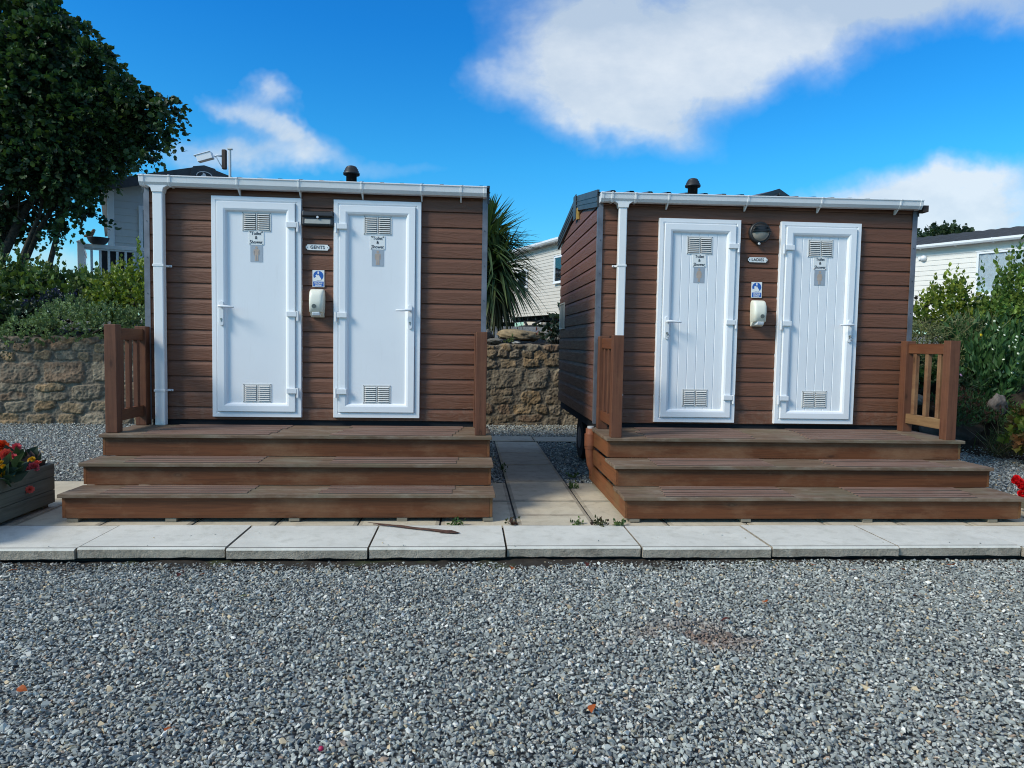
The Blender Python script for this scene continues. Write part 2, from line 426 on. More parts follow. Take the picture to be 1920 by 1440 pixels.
# cloud field on the sky: direction mapped to (x/y, z/y) ahead, plus unseen banks added overhead and behind as white fill
yy = nt.math('MAXIMUM', Y, .05)
U = nt.math('DIVIDE', X, yy); V = nt.math('DIVIDE', Z, yy)
cv = nt.n('ShaderNodeCombineXYZ', i={0: U, 1: V, 2: 0.0}).outputs[0]
warp = nt.n('ShaderNodeTexNoise', i={'Vector': cv, 'Scale': 5.0, 'Detail': 5, 'Roughness': .6})
wc = nt.n('ShaderNodeSeparateColor'); nt.set(wc, 0, warp.outputs[1])
Uw = nt.math('ADD', U, nt.math('MULTIPLY', nt.math('SUBTRACT', wc.outputs[0], .5), .20))
Vw = nt.math('ADD', V, nt.math('MULTIPLY', nt.math('SUBTRACT', wc.outputs[1], .5), .13))
def blob(u, v, su, sv, ang, amp):
    ca, sa = math.cos(ang), math.sin(ang)
    du = nt.math('SUBTRACT', Uw, u); dv = nt.math('SUBTRACT', Vw, v)
    a = nt.math('DIVIDE', nt.math('ADD', nt.math('MULTIPLY', du, ca), nt.math('MULTIPLY', dv, sa)), su)
    b = nt.math('DIVIDE', nt.math('SUBTRACT', nt.math('MULTIPLY', dv, ca), nt.math('MULTIPLY', du, sa)), sv)
    r2 = nt.math('ADD', nt.math('MULTIPLY', a, a), nt.math('MULTIPLY', b, b))
    return nt.math('MULTIPLY', nt.math('EXPONENT', nt.math('MULTIPLY', r2, -1.0)), amp)
BL = [(.145, .43, .085, .075, .0, .85), (.17, .375, .11, .055, -.25, 1.0), (.235, .325, .10, .042, -.25, .9), (.36, .425, .17, .065, .18, 1.0),
      (.50, .475, .20, .06, .25, .9), (.70, .515, .22, .045, .12, .85), (.30, .37, .12, .04, .35, .6), (.05, .37, .05, .03, 0, .3), (.24, .475, .16, .045, 0, .75), (.40, .51, .2, .035, 0, .7),
      (-.285, .337, .028, .025, -.5, .80), (-.325, .302, .032, .016, -.4, .80), (-.275, .280, .048, .015, -.75, .80), (-.34, .25, .11, .022, .1, .55), (-.22, .24, .16, .016, -.05, .45),
      (.64, .205, .12, .045, .1, .75), (.77, .205, .15, .055, .15, 1.0), (.70, .15, .2, .04, 0, .6), (.70, .245, .09, .018, .15, .7), (.55, .21, .10, .012, 0, .35),
      (-.585, .085, .20, .03, .05, .8), (-.62, .135, .12, .018, -.1, .5), (-.40, .06, .3, .025, 0, .5)]
acc = None
for p in BL:
    q = blob(*p); acc = q if acc is None else nt.math('ADD', acc, q)
rotv = nt.n('ShaderNodeVectorRotate', rotation_type='Z_AXIS', i={'Vector': cv, 'Angle': -.35}).outputs[0]
fine = nt.math('ADD', nt.math('MULTIPLY', nt.noise(cv, 7.5, 9, .68, .6), .62), nt.math('MULTIPLY', nt.noise(nt.mapv(rotv, (5, 17, 1)), 1.0, 8, .66, .8), .38))
mottle = nt.math('SUBTRACT', nt.math('ADD', nt.noise(nt.mapv(cv, (3.2, 5.2, 1)), 1.0, 7, .6), .06), nt.math('MULTIPLY', nt.math('MAXIMUM', nt.math('SUBTRACT', V, .40), 0.0), 2.4))
front = nt.math('MULTIPLY', acc, nt.math('ADD', .02, nt.math('MULTIPLY', fine, 1.72)))
front = nt.ramp(front, [(.10, 0.0), (.32, .16), (.60, .50), (1.0, .88)])
# the rest of the sky (overhead, behind the viewer): broken bright cloud, added out of view to whiten the light
bk = nt.noise(nt.mapv(gen, (1.7, 1.7, 2.6)), 1.0, 6, .6)
back = nt.ramp(bk, [(.46, 0.0), (.66, .8)])
bmask = nt.ramp(nt.math('SUBTRACT', nt.math('MULTIPLY', Y, -1.0), nt.math('MULTIPLY', Z, .25)), [(0.0, 0.0), (.35, 1.0)])
isf = nt.ramp(Y, [(.05, 0.0), (.2, 1.0)])
top = nt.math('MULTIPLY', nt.ramp(bk, [(.36, 0.0), (.56, .9)]), nt.ramp(Z, [(.52, 0.0), (.72, 1.0)]))
clouds = nt.math('MAXIMUM', nt.math('MULTIPLY', front, isf), nt.math('MAXIMUM', top, nt.math('MULTIPLY', back, bmask)))
ccol = nt.mix(nt.ramp(mottle, [(.36, 0.0), (.62, 1.0)]), (5.4, 6.5, 7.7, 1), (8.2, 8.85, 9.3, 1))
fin = nt.mix(clouds, SKYC, ccol)
T.links.new(fin, bg.inputs['Color'])
SC.view_settings.view_transform = 'Standard'; SC.view_settings.look = 'None'; SC.view_settings.exposure = 0.0; SC.view_settings.gamma = 1.0
SC.cycles.pixel_filter_type = 'BLACKMAN_HARRIS'; SC.cycles.filter_width = 1.05; SC.cycles.max_bounces = 8; SC.cycles.transparent_max_bounces = 12; SC.cycles.use_denoising = True
# ------------------------------------------------------------------ terrain
def wall_y(x): return 10.5 + .055*(np.asarray(x, float) + 6.2)
def bank(x, y):
    """the planted bank to the right of the cabins: foot line, then up to the terrace"""
    foot = np.interp(x, [4.6, 5.4, 6.2, 7.5, 9.5, 14], [9.6, 8.9, 8.25, 6.6, 4.5, 2.0])
    return np.clip((y - foot)/2.6, 0, 1)
def ground_h(x, y):
    x = np.asarray(x, float); y = np.asarray(y, float)
    front = -.088; mid = -.02
    h = np.where(y < 4.5, front, mid)
    wy = wall_y(np.minimum(x, 5.2)) + .17
    up = 1.24 + np.clip((y-11.2)/9, 0, 1)*.52 + np.clip((y-20)/60, 0, 1)*.6
    t = sstep(0, .12, y - wy)
    left = h*(1-t) + up*t
    b = bank(x, y); bb = sstep(0, 1, b)
    right = h*(1-bb) + up*bb
    k = sstep(4.5, 5.3, x)
    return left*(1-k) + right*k
def axis(lims):
    out = []
    for a, b, s in lims: out += list(np.arange(a, b, s))
    return np.array(out)
gx = axis([(-600, -60, 60), (-60, -14, 4), (-14, -9, .5), (-9, 10, .15), (10, 16, .5), (16, 60, 4), (60, 601, 60)])
gy = axis([(-60, -2, 4), (-2, 4.2, .3), (4.2, 4.9, .1), (4.9, 10, .2), (10, 12.4, .06), (12.4, 26, .6), (26, 60, 4), (60, 900, 60)])
GX, GY = np.meshgrid(gx, gy); GZ = ground_h(GX, GY) + (fbm(GX*.8, GY*.8, 3)-.5)*.02
n0, n1 = len(gy), len(gx); I = np.arange(n0*n1).reshape(n0, n1)
F = np.stack([I[:-1, :-1], I[:-1, 1:], I[1:, 1:], I[1:, :-1]], -1).reshape(-1, 4)
cxm = (GX[:-1, :-1] + .08).ravel(); cym = (GY[:-1, :-1] + .04).ravel()
soil = ((cym > 10.4) & (cym < 13.6) & (cxm < 5)) | ((cxm > 4.7) & (bank(cxm, cym) > .02) & (cym < 14))
soil = soil | ((cym > 4.05) & (cym < 4.5))
g = np_mesh('ground', np.stack([GX, GY, GZ], -1).reshape(-1, 3), F, [M['gravel'], M['soil']], mi=soil.astype(int), smooth=True); g['kind'] = 'structure'

# the strip of soil that has crept up against the slabs
sx = np.arange(-5.2, 5.6, .02); sy = np.arange(3.86, 4.27, .014); SX, SY = np.meshgrid(sx, sy)
SZ = -.098 + .026*sstep(4.02, 4.22, SY)*(.45+1.0*fbm(SX*2.3, SY*5, 45)) + (fbm(SX*16, SY*16, 46)-.5)*.022
I = np.arange(SX.size).reshape(SX.shape); F = np.stack([I[:-1, :-1], I[:-1, 1:], I[1:, 1:], I[1:, :-1]], -1).reshape(-1, 4)
ms = sstep(.58, .68, fbm(SX*6, SY*9, 47))[..., None]; c = np.array([.030, .024, .018])*(.5+1.0*fbm(SX*30, SY*30, 48))[..., None]
c = c*(1-ms*.6) + np.array([.05, .065, .02])*ms*.6
g = np_mesh('soil_strip', np.stack([SX, SY, SZ], -1).reshape(-1, 3), F, M['rock'], col=c.reshape(-1, 3), smooth=True); g['kind'] = 'structure'

# ------------------------------------------------------------------ paving: the front row of slabs, the cream slabs behind, the path between the cabins
pv = MB(); rr = random.Random(3)
fx = [-4.86, -4.02, -3.17, -2.315, -1.443, -.590, .258, 1.112, 1.950, 2.794, 3.63, 4.47, 5.32]
for i in range(len(fx)-1):
    a, b = fx[i]+.0065, fx[i+1]-.0065
    yf = 4.222 + (.012 if i % 3 == 0 else -.004) + rr.uniform(-.006, .006); z = .012 + rr.uniform(-.003, .003)
    # top in two strips with the fine groove near the front arris, then the rough edge
    yb = 4.752
    pv.add([(a, yf+.034, z), (b, yf+.034, z), (b, yb, z), (a, yb, z)], [(0, 1, 2, 3)], 0)
    pv.add([(a, yf+.024, z), (b, yf+.024, z), (b, yf+.024, z-.004), (a, yf+.024, z-.004), (a, yf+.034, z-.004), (b, yf+.034, z-.004), (b, yf+.034, z), (a, yf+.034, z)],
           [(0, 3, 2, 1), (3, 4, 5, 2), (4, 7, 6, 5)], 2)
    pv.add([(a, yf+.008, z-.001), (b, yf+.008, z-.001), (b, yf+.024, z), (a, yf+.024, z), (a, yf, z-.010), (b, yf, z-.010)], [(0, 1, 2, 3), (4, 5, 1, 0)], 0)
    nseg = 26   # ragged lower arris
    for k in range(nseg):
        xa, xb = a+(b-a)*k/nseg, a+(b-a)*(k+1)/nseg
        j0 = .014*(float(fbm(np.array([k*.37+i*9.]), np.array([.5]), 8)[0])-.5); j1 = .014*(float(fbm(np.array([(k+1)*.37+i*9.]), np.array([.5]), 8)[0])-.5)
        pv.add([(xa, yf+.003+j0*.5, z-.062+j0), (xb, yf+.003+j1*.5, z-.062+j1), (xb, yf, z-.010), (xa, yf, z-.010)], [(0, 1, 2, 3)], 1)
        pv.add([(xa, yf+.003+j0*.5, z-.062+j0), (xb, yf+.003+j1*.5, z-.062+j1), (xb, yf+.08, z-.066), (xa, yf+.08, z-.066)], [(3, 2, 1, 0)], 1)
    for xs in (a, b):
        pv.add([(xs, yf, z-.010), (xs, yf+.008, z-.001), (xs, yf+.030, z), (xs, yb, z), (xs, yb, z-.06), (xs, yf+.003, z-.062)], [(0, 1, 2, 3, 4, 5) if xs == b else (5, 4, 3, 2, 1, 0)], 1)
pv.box(-4.86, 5.32, 4.30, 4.752, -.12, -.028, 2)          # bedding under the row
p = pv.build('pavement', [M['kerb'], M['kerbface'], M['joint']]); p['kind'] = 'structure'

pt = MB()
def slab(x0, x1, y0, y1, z=0.0):
    g_ = .0072; z += rr.uniform(-.0035, .0035)
    pt.add([(x0+g_, y0+g_, z-.003), (x1-g_, y0+g_, z-.003), (x1-g_, y1-g_, z-.003), (x0+g_, y1-g_, z-.003),
            (x0+g_+.026, y0+g_+.03, z), (x1-g_-.026, y0+g_+.03, z), (x1-g_-.026, y1-g_-.03, z), (x0+g_+.026, y1-g_-.03, z),
            (x0+g_, y0+g_, z-.05), (x1-g_, y0+g_, z-.05), (x1-g_, y1-g_, z-.05), (x0+g_, y1-g_, z-.05)],
           [(4, 5, 6, 7), (0, 1, 5, 4), (1, 2, 6, 5), (2, 3, 7, 6), (3, 0, 4, 7), (8, 9, 1, 0), (9, 10, 2, 1), (10, 11, 3, 2), (11, 8, 0, 3)], 0)
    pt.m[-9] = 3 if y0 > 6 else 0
    for q in range(-8, -4): pt.m[q] = 2
rows = [4.762, 5.56, 6.30]
xs = [-4.24, -3.63, -3.04, -2.47, -1.87, -1.31, -.745, -.175, .368]
for i in range(len(xs)-1):
    for a, b in zip(rows[:-1], rows[1:]): slab(xs[i], xs[i+1], a, b)
for a, b in zip([4.762, 5.09, 5.56, 6.365, 7.24, 8.025, 8.98], [5.09, 5.56, 6.365, 7.24, 8.025, 8.98, 9.02]):
    if b-a > .1: slab(.368, .925, a, b)
xr = [.925, 1.46, 2.05, 2.63, 3.19, 3.745, 4.32, 4.9, 5.45]
for i in range(len(xr)-1):
    for a, b in zip(rows[:-1], rows[1:]):
        if i < 5 or a < 5: slab(xr[i], xr[i+1], a, b)
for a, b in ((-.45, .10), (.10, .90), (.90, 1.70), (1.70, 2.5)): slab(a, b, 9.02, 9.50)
for a, b in ((-4.2, 5.4), ): pt.box(a, b, 4.764, 5.553, -.16, -.0085, 1)
pt.box(-4.2, 4.28, 5.557, 6.296, -.16, -.0085, 1); pt.box(.372, .921, 6.30, 9.01, -.16, -.0085, 1); pt.box(-.445, 2.49, 9.025, 9.495, -.16, -.0085, 1)
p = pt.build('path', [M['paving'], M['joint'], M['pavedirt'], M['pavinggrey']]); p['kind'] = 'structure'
# ------------------------------------------------------------------ the two toilet cabins
BH = .1313
def board(mb, x0, x1, z0, z1, y=0.0, mi=0, d=.014):
    """one cladding board, face towards -y"""
    mb.prism_x([(y, z0), (y-.0, z1-.0028), (y-.002, z1-.0028), (y-d+.001, z1-.034), (y-d, z1-.038), (y-d, z0+.002), (y-d+.002, z0)][::-1], x0, x1, mi)
def rot_side(mb_side, x):  # build in the front's frame, then turned to face -x at local x
    return Matrix.Translation((x, 0, 0)) @ Matrix(((0, 1, 0, 0), (1, 0, 0, 0), (0, 0, 1, 0), (0, 0, 0, 1)))

def make_vent(parent, x, z, w=.236, h=.160, y=-.04):
    mb = MB(); x0, x1, z0, z1 = x-w/2, x+w/2, z-h/2, z+h/2; fr = .011; cw_ = .010
    mb.box(x0, x1, y-.004, y, z0, z0+fr); mb.box(x0, x1, y-.004, y, z1-fr, z1)
    mb.box(x0, x0+fr, y-.004, y, z0+fr, z1-fr); mb.box(x1-fr, x1, y-.004, y, z0+fr, z1-fr)
    mb.box(x-cw_/2, x+cw_/2, y-.0045, y, z0+fr, z1-fr)
    mb.box(x0+fr, x1-fr, y-.0006, y, z0+fr, z1-fr, 1)
    n = 8; ph = (h-2*fr)/n
    for s_ in (-1, 1):
        a, b = (x0+fr+.004, x-cw_/2-.004) if s_ < 0 else (x+cw_/2+.004, x1-fr-.004)
        for k in range(n):
            zt = z1-fr-k*ph-.002
            mb.add([(a, y-.0012, zt), (b, y-.0012, zt), (b, y-.011, zt-ph*.62), (a, y-.011, zt-ph*.62), (a, y-.009, zt-ph*.72), (b, y-.009, zt-ph*.72)],
                   [(3, 2, 1, 0), (5, 2, 3, 4), (0, 1, 5, 4)], 0)
    for sx in (x0+.006, x1-.006):
        for sz in (z0+.006, z1-.006): mb.cyl((sx, y-.006, sz), (sx, y-.003, sz), .0032, n=8, mi=2)
    return mb.build('vent_grille', [M['vent'], M['ventdark'], M['screw']], parent)

def make_door(cab, x0, x1, z0, z1, hinge_right, planked, hinges, lever_z, vents, key):
    pl = MB(); fw, sw = .046, .082; yb = -.018
    a, b, c, d = x0+fw+sw, x1-fw-sw, z0+fw+sw-.006, z1-fw-sw
    if planked:                                               # vertical planks with fine V grooves
        n = 6; w_ = (b-a)/n
        for k in range(n):
            p0, p1 = a+k*w_, a+(k+1)*w_
            pl.add([(p0, -.0345, c), (p0+.005, -.040, c), (p1-.005, -.040, c), (p1, -.0345, c), (p0, -.0345, d), (p0+.005, -.040, d), (p1-.005, -.040, d), (p1, -.0345, d)],
                   [(0, 1, 5, 4), (1, 2, 6, 5), (2, 3, 7, 6)], 0)
        pl.box(a, b, -.033, yb, c, d)
    else: pl.box(a, b, -.040, yb, c, d)
    door = pl.build('door', M['upvc'], cab, 0)
    def ring(name, xo0, xo1, zo0, zo1, w_, prof, wb=None):
        """mitred frame; prof = list of (inset fraction, y)"""
        mb = MB()
        def rect(t): return [(xo0+w_*t, zo0+(wb or w_)*t), (xo1-w_*t, zo0+(wb or w_)*t), (xo1-w_*t, zo1-w_*t), (xo0+w_*t, zo1-w_*t)]
        for k in range(4):
            k2 = (k+1) % 4; vs = []
            for t, y in prof:
                r_ = rect(t); vs += [(r_[k][0], y, r_[k][1]), (r_[k2][0], y, r_[k2][1])]
            mb.add(vs, [(2*i, 2*i+1, 2*i+3, 2*i+2) for i in range(len(prof)-1)])
        return mb.build(name, M['upvc'], door)
    ring('door_frame', x0, x1, z0, z1, fw, [(0, -.005), (0, -.046), (.07, -.052), (.72, -.052), (.86, -.046), (.98, -.046), (.98, -.02)])
    ring('sash', x0+fw+.002, x1-fw-.002, z0+fw+.002, z1-fw-.002, sw, [(0, -.03), (0, -.060), (.05, -.066), (.66, -.066), (.84, -.060), (.92, -.050), (1.0, -.0405), (1.0, -.03)], sw-.006)
    hx = x1-fw if hinge_right else x0+fw; s_ = 1 if hinge_right else -1
    for hz in hinges:
        h = MB(); e = hx + s_*.022
        h.box(min(hx-s_*.072, hx+s_*.012), max(hx-s_*.072, hx+s_*.012), -.084, -.064, hz-.022, hz+.022)
        h.cyl((e, -.073, hz-.056), (e, -.073, hz+.026), .0115, n=14)
        h.build('hinge', M['hinge'], door, .003)
    lx = x0+fw+.041 if hinge_right else x1-fw-.041; s_ = 1 if hinge_right else -1
    h = MB()
    n = 10; zt, zb = lever_z+.045, lever_z-.160; r_ = .0175
    prof = [(lx+r_*math.cos(t), zt-r_+r_*math.sin(t)) for t in [math.pi*k/n for k in range(n+1)]] + [(lx+r_*math.cos(t), zb+r_+r_*math.sin(t)) for t in [math.pi+math.pi*k/n for k in range(n+1)]]
    h.prism_y(prof, -.080, -.0645)
    h.cyl((lx, -.078, lever_z), (lx, -.128, lever_z), .0105, n=12)
    h.tube([(lx-s_*.010, -.122, lever_z), (lx+s_*.02, -.126, lever_z+.001), (lx+s_*.07, -.128, lever_z-.003), (lx+s_*.118, -.124, lever_z-.004)], [.0115, .0115, .0095, .008], 10)
    h.cyl((lx, -.0835, zb+.055), (lx, -.078, zb+.055), .0085, n=12, mi=1); h.box(lx-.004, lx+.004, -.0838, -.08, zb+.034, zb+.050, 1)
    if key:
        h.box(lx-.002, lx+.002, -.110, -.083, zb+.045, zb+.066, 1)
        rgp = [(lx+.012*math.cos(t)+.004, -.104, zb+.030+.014*math.sin(t)) for t in np.linspace(0, 6.28, 15)]
        h.tube(rgp, .0022, 6, 1)
    h.build('handle', [M['hinge'], M['key']], door, .0015)
    cxm_ = (x0+x1)/2
    for vz in vents: make_vent(door, cxm_, vz)
    return door

def make_gutter(cab, x0, x1, z0, z1, tilt, brackets, pipe_x):
    hgt = z1-z0; t = lambda x: tilt*(x-x0)/(x1-x0)
    def prof(o=0.0): return [(-.030, z0-o), (-.096-o*.4, z0-o), (-.118-o, z0+.026), (-.124-o, z1-.012), (-.130-o, z1-.010), (-.130-o, z1+o*.3), (-.030, z1+o*.3)][::-1]
    mb = MB(); mb.prism_x(prof(), x0+.004, x1-.004, 0, tilt=tilt)
    g_ = mb.build('gutter', M['gutter'], cab, .003)
    for a, b in ((x0-.008, x0+.022), (x1-.022, x1+.008)):
        e = MB(); e.prism_x([(y, z+t(max(a, x0))) for y, z in prof(.004)], a, b); e.build('end_cap', M['gutter'], g_, .003)
    for bx_ in brackets:
        e = MB(); e.prism_x([(y, z+t(bx_)) for y, z in prof(.0045)], bx_-.009, bx_+.009)
        zz = z0+t(bx_)
        e.prism_x([(-.02, zz-.045), (-.02, zz-.002), (-.088, zz-.004), (-.034, zz-.045)], bx_-.006, bx_+.006)
        e.build('bracket', M['gutter'], g_, .002)
    e = MB(); zz = z0+t(pipe_x)                                  # running outlet over the downpipe
    e.prism_x([(y, z+t(pipe_x)) for y, z in prof(.006)], pipe_x-.115, pipe_x-.095); e.prism_x([(y, z+t(pipe_x)) for y, z in prof(.006)], pipe_x+.095, pipe_x+.115)
    e.prism_y([(pipe_x-.044, zz-.050), (pipe_x+.044, zz-.050), (pipe_x+.050, zz-.018), (pipe_x+.085, zz+.004), (pipe_x-.085, zz+.004), (pipe_x-.050, zz-.018)], -.106, -.030)
    e.build('outlet', M['gutter'], g_, .003)
    return zz

def make_cabin(name, loc, rz, W, zb, zt, eave, ridge, lines0, doors, planked, hinges, lever, vents, gut, pipe, clips, vent_x, label, key):
    D = 2.52
    cab = empty(name, loc, rz, label, 'cabin')
    # walls: cladding boards, each a shape of its own inside the wall's mesh
    zs = [lines0 - BH*k for k in range(-3, 20)]
    wl = MB()
    def courses():
        for z in zs:
            lo, hi = max(z-BH, zb), min(z, zt)
            if hi-lo > .02: yield lo, hi
    for lo, hi in courses(): board(wl, .0, W, lo, hi)
    wl.box(0, W, .0005, .03, zb, zt, 1)
    wl.box(.0, W, .03, D-.03, zb-.0, zb+.02, 1)
    wl.box(.0, W, D-.03, D, zb, zt, 1)
    wl.build('wall', [M['clad'], M['cladgap']], cab)
    def gz(y): return eave + (ridge-eave)*(1-abs(y-D/2)/(D/2+.14))
    for nm, xx, sgn in (('side_wall', 0.0, 1), ('side_wall', W, -1)):
        sw_ = MB(); MM = Matrix(((0, sgn, 0, xx), (1, 0, 0, 0), (0, 0, 1, 0), (0, 0, 0, 1)))
        tmp = MB()
        for z in [lines0 - BH*k for k in range(-5, 20)]:
            lo, hi = max(z-BH, zb), z
            if hi-lo < .02: continue
            y0, y1 = .001, D
            if hi > gz(0)-.03:
                if hi > ridge-.02: continue
                tt = (ridge-.015-hi)/(ridge-eave)*(D/2+.14); y0, y1 = D/2-tt, D/2+tt
                y0, y1 = max(.001, y0), min(D, y1)
            if hi > ridge-.02: hi = ridge-.02
            board(tmp, y0, y1, lo, hi)
        tmp.box(.001, D, .0005, .026, zb, gz(0)-.02, 1)
        # turn the strip: its long axis along y, its face outwards
        sw_.v = [tuple(MM @ Vector(v)) for v in tmp.v]
        sw_.f = [tuple(reversed(f)) for f in tmp.f] if sgn > 0 else tmp.f
        sw_.m, sw_.s = tmp.m, tmp.s
        sw_.build(nm, [M['cladside'], M['cladgap']], cab)
    # corner trims, skirt, chassis, wheels
    for xx in (-.018, W-.022):
        c = MB(); c.box(xx, xx+.040, -.026, -.0165, zb-.004, zt-.02); a = -.0235 if xx < 0 else W+.0165
        c.box(a, a+.007, -.0255, .030, zb-.0035, zt-.0205)
        zz = zb+.16
        while zz < zt-.1: c.cyl((xx+.02, -.030, zz), (xx+.02, -.0255, zz), .0045, n=8, mi=1); zz += .30
        c.build('corner_trim', [M['steel'], M['screw']], cab)
    c = MB(); c.box(.02, W-.02, .004, D-.02, zb-.085, zb-.001); c.box(.25, .32, .1, D-.1, zb-.17, zb-.086); c.box(W-.32, W-.25, .1, D-.1, zb-.17, zb-.086)
    c.build('chassis', M['void'], cab)
    for xx in (.16, W-.16):
        wv = MB(); cz = .24
        wv.cyl((xx-.07, D*.55, cz), (xx+.07, D*.55, cz), .235, n=24); wv.cyl((xx-.075, D*.55, cz), (xx+.075, D*.55, cz), .12, n=18, mi=1)
        wv.build('wheel', [M['tyre'], M['steel']], cab, .01)
    # roof: box-profile sheet, bargeboards, ridge plate
    rf = MB(); xs_ = []; x = -.035; pitch = .168
    while x < W+.035:
        xs_ += [(x, 0), (x+.100, 0), (x+.116, .020), (x+.146, .020), (x+.162, 0)]; x += pitch
    xs_ = [(min(a, W+.035), h) for a, h in xs_]
    st = [(-.085, eave), (D/2, ridge), (D+.085, eave)]
    for (ya, za), (yb_, zb_) in zip(st[:-1], st[1:]):
        vs = []; nseg = 6
        for k in range(nseg+1):
            t = k/nseg; vs += [(a, ya+(yb_-ya)*t, za+(zb_-za)*t+h) for a, h in xs_]
        m_ = len(xs_)
        rf.add(vs, [(r_*m_+i, r_*m_+i+1, (r_+1)*m_+i+1, (r_+1)*m_+i) for r_ in range(nseg) for i in range(m_-1)])
        rf.add([(-.034, ya, za-.02), (W+.035, ya, za-.02), (W+.035, yb_, zb_-.02), (-.035, yb_, zb_-.02)], [(0, 3, 2, 1)])
    rf.box(-.03, W+.03, D+.05, D+.08, eave-.045, eave-.004)
    roof = rf.build('roof', M['darkmetal'], cab)
    for xx in (-.036, W+.016):
        for ya, za, yb_, zb_ in ((-.026, eave+.012+(ridge-eave)*.10, D/2-.01, ridge+.014), (D/2+.01, ridge+.014, D+.165, eave+.012)):
            b_ = MB(); n_ = 1
            def para(x0, x1, o0, o1): b_.add([(x0, ya, za+o0), (x1, ya, za+o0), (x1, yb_, zb_+o0), (x0, yb_, zb_+o0), (x0, ya, za+o1), (x1, ya, za+o1), (x1, yb_, zb_+o1), (x0, yb_, zb_+o1)],
                    [(0, 3, 2, 1), (4, 5, 6, 7), (0, 1, 5, 4), (1, 2, 6, 5), (2, 3, 7, 6), (3, 0, 4, 7)])
            para(xx, xx+.020, -.155, 0.0); e = -.006 if xx < 0 else .021
            para(xx+e, xx+e+.005, -.062, -.054); para(xx+e, xx+e+.005, -.108, -.099); para(xx+e*.6, xx+e*.6+.004, -.155, -.148)
            b_.build('bargeboard', M['darkmetal'], roof)
        e = MB(); x0 = xx-.012 if xx < 0 else xx+.022
        e.prism_y([(0, 0)]*0 or [(x0, ridge-.24), (x0+.010, ridge-.24), (x0+.010, ridge+.020), (x0, ridge+.020)], D/2-.085, D/2+.085); e.build('ridge_cap', M['darkmetal'], roof, .004)
    q = MB(); q.box(W+.0245, W+.075, -.10, -.012, zt-.035, eave-.03); (q.build('soffit_end', M['brownboard'], roof, .003) if W > 2.9 else None)
    v = MB(); zv = eave + (ridge-eave)*((.52+.155)/(D/2+.155))
    v.lathe([(.048, -.05), (.048, .105), (.074, .100), (.076, .118), (.066, .122), (.068, .135), (.060, .138), (.061, .152), (.052, .156), (.052, .166), (.040, .178), (.018, .185)], (vent_x, .52, zv), 28)
    v.build('roof_cowl', M['black'], roof)
    # rainwater
    zz = make_gutter(cab, *gut)
    d = MB(); pw = .041 if W < 2.9 else .036
    d.box(pipe-pw, pipe+pw, -.098, -.032, zb-.045, zz-.02); dp = d.build('downpipe', M['gutter'], cab, .008)
    for cz in clips:
        c = MB(); c.box(pipe-pw-.004, pipe+pw+.004, -.102, -.018, cz-.009, cz+.009); s_ = 1 if W < 2.9 else -1
        c.box(min(pipe+s_*pw, pipe+s_*(pw+.040)), max(pipe+s_*pw, pipe+s_*(pw+.040)), -.024, -.017, cz-.009, cz+.009)
        c.cyl((pipe+s_*(pw+.026), -.027, cz), (pipe+s_*(pw+.026), -.023, cz), .004, n=8, mi=1); c.build('clip', [M['gutter'], M['screw']], dp, .002)
    for k, (a, b, c_, dd, hr) in enumerate(doors): make_door(cab, a, b, c_, dd, hr, planked, hinges, lever, vents, key)
    return cab

L_ORI, L_RZ = (-2.685, 6.061, 0), .0139
R_ORI, R_RZ = (1.180, 6.276, 0), 0.0
cabL = make_cabin('toilet_cabin', L_ORI, L_RZ, 2.822, .584, 2.562, 2.597, 2.825, 2.400,
    [(.530, 1.270, .610, 2.468, True), (1.538, 2.276, .612, 2.468, False)], False, (2.24, 1.493, .84), 1.545, (2.262, .816),
    (-.012, 2.822, 2.522, 2.604, 0.0, (.763, 1.262, 1.780, 2.278, 2.612), .118), .118, (1.874, .832), 1.600,
    'brown clad toilet cabin with smooth white doors and GENTS plate', False)
cabR = make_cabin('toilet_cabin', R_ORI, R_RZ, 2.944, .560, 2.580, 2.634, 2.86, 2.405,
    [(.534, 1.287, .580, 2.430, True), (1.663, 2.421, .577, 2.430, False)], True, (2.192, 1.503, .815), 1.500, (2.195, .806),
    (-.010, 2.944, 2.550, 2.628, .018, (.595, 1.318, 2.000, 2.740), .190), .190, (1.990, .83), 1.010,
    'brown clad toilet cabin with planked white doors and LADIES plate', True)
# the small window and raw timber block on the right cabin's shaded side
wn = MB(); wn.box(-.030, -.012, 2.06, 2.075, 1.46, 1.78); wn.box(-.030, -.012, 2.425, 2.44, 1.46, 1.78); wn.box(-.030, -.012, 2.075, 2.425, 1.46, 1.475); wn.box(-.030, -.012, 2.075, 2.425, 1.765, 1.78)
sw_ = wn.build('window', M['cream'], cabR, .003); pn = MB(); pn.box(-.022, -.017, 2.076, 2.424, 1.476, 1.764); pn.build('pane', M['lens'], sw_)
tb = MB(); tb.box(-.042, -.016, 1.09, 1.14, 2.60, 2.72); tb.build('timber_block', M['yellowwood'], cabR, .003)

# ------------------------------------------------------------------ what is screwed to the cabins
def wallpt(ori, rz, x, z, y=0.0):
    c, s = math.cos(rz), math.sin(rz); return (ori[0]+c*x-s*y, ori[1]+s*x+c*y, z)
def mounted(name, ori, rz, x, z, label, cat, group=None, y=-.016): return empty(name, wallpt(ori, rz, x, z, y), rz, label, cat, group)
def rrect(w_, h_, r, n=4):
    pts = []
    for cx_, cz_, a0 in ((w_/2-r, h_/2-r, 0), (-w_/2+r, h_/2-r, 90), (-w_/2+r, -h_/2+r, 180), (w_/2-r, -h_/2+r, 270)):
        pts += [(cx_+r*math.cos(R(a0+90*k/n)), cz_+r*math.sin(R(a0+90*k/n))) for k in range(n+1)]
    return pts

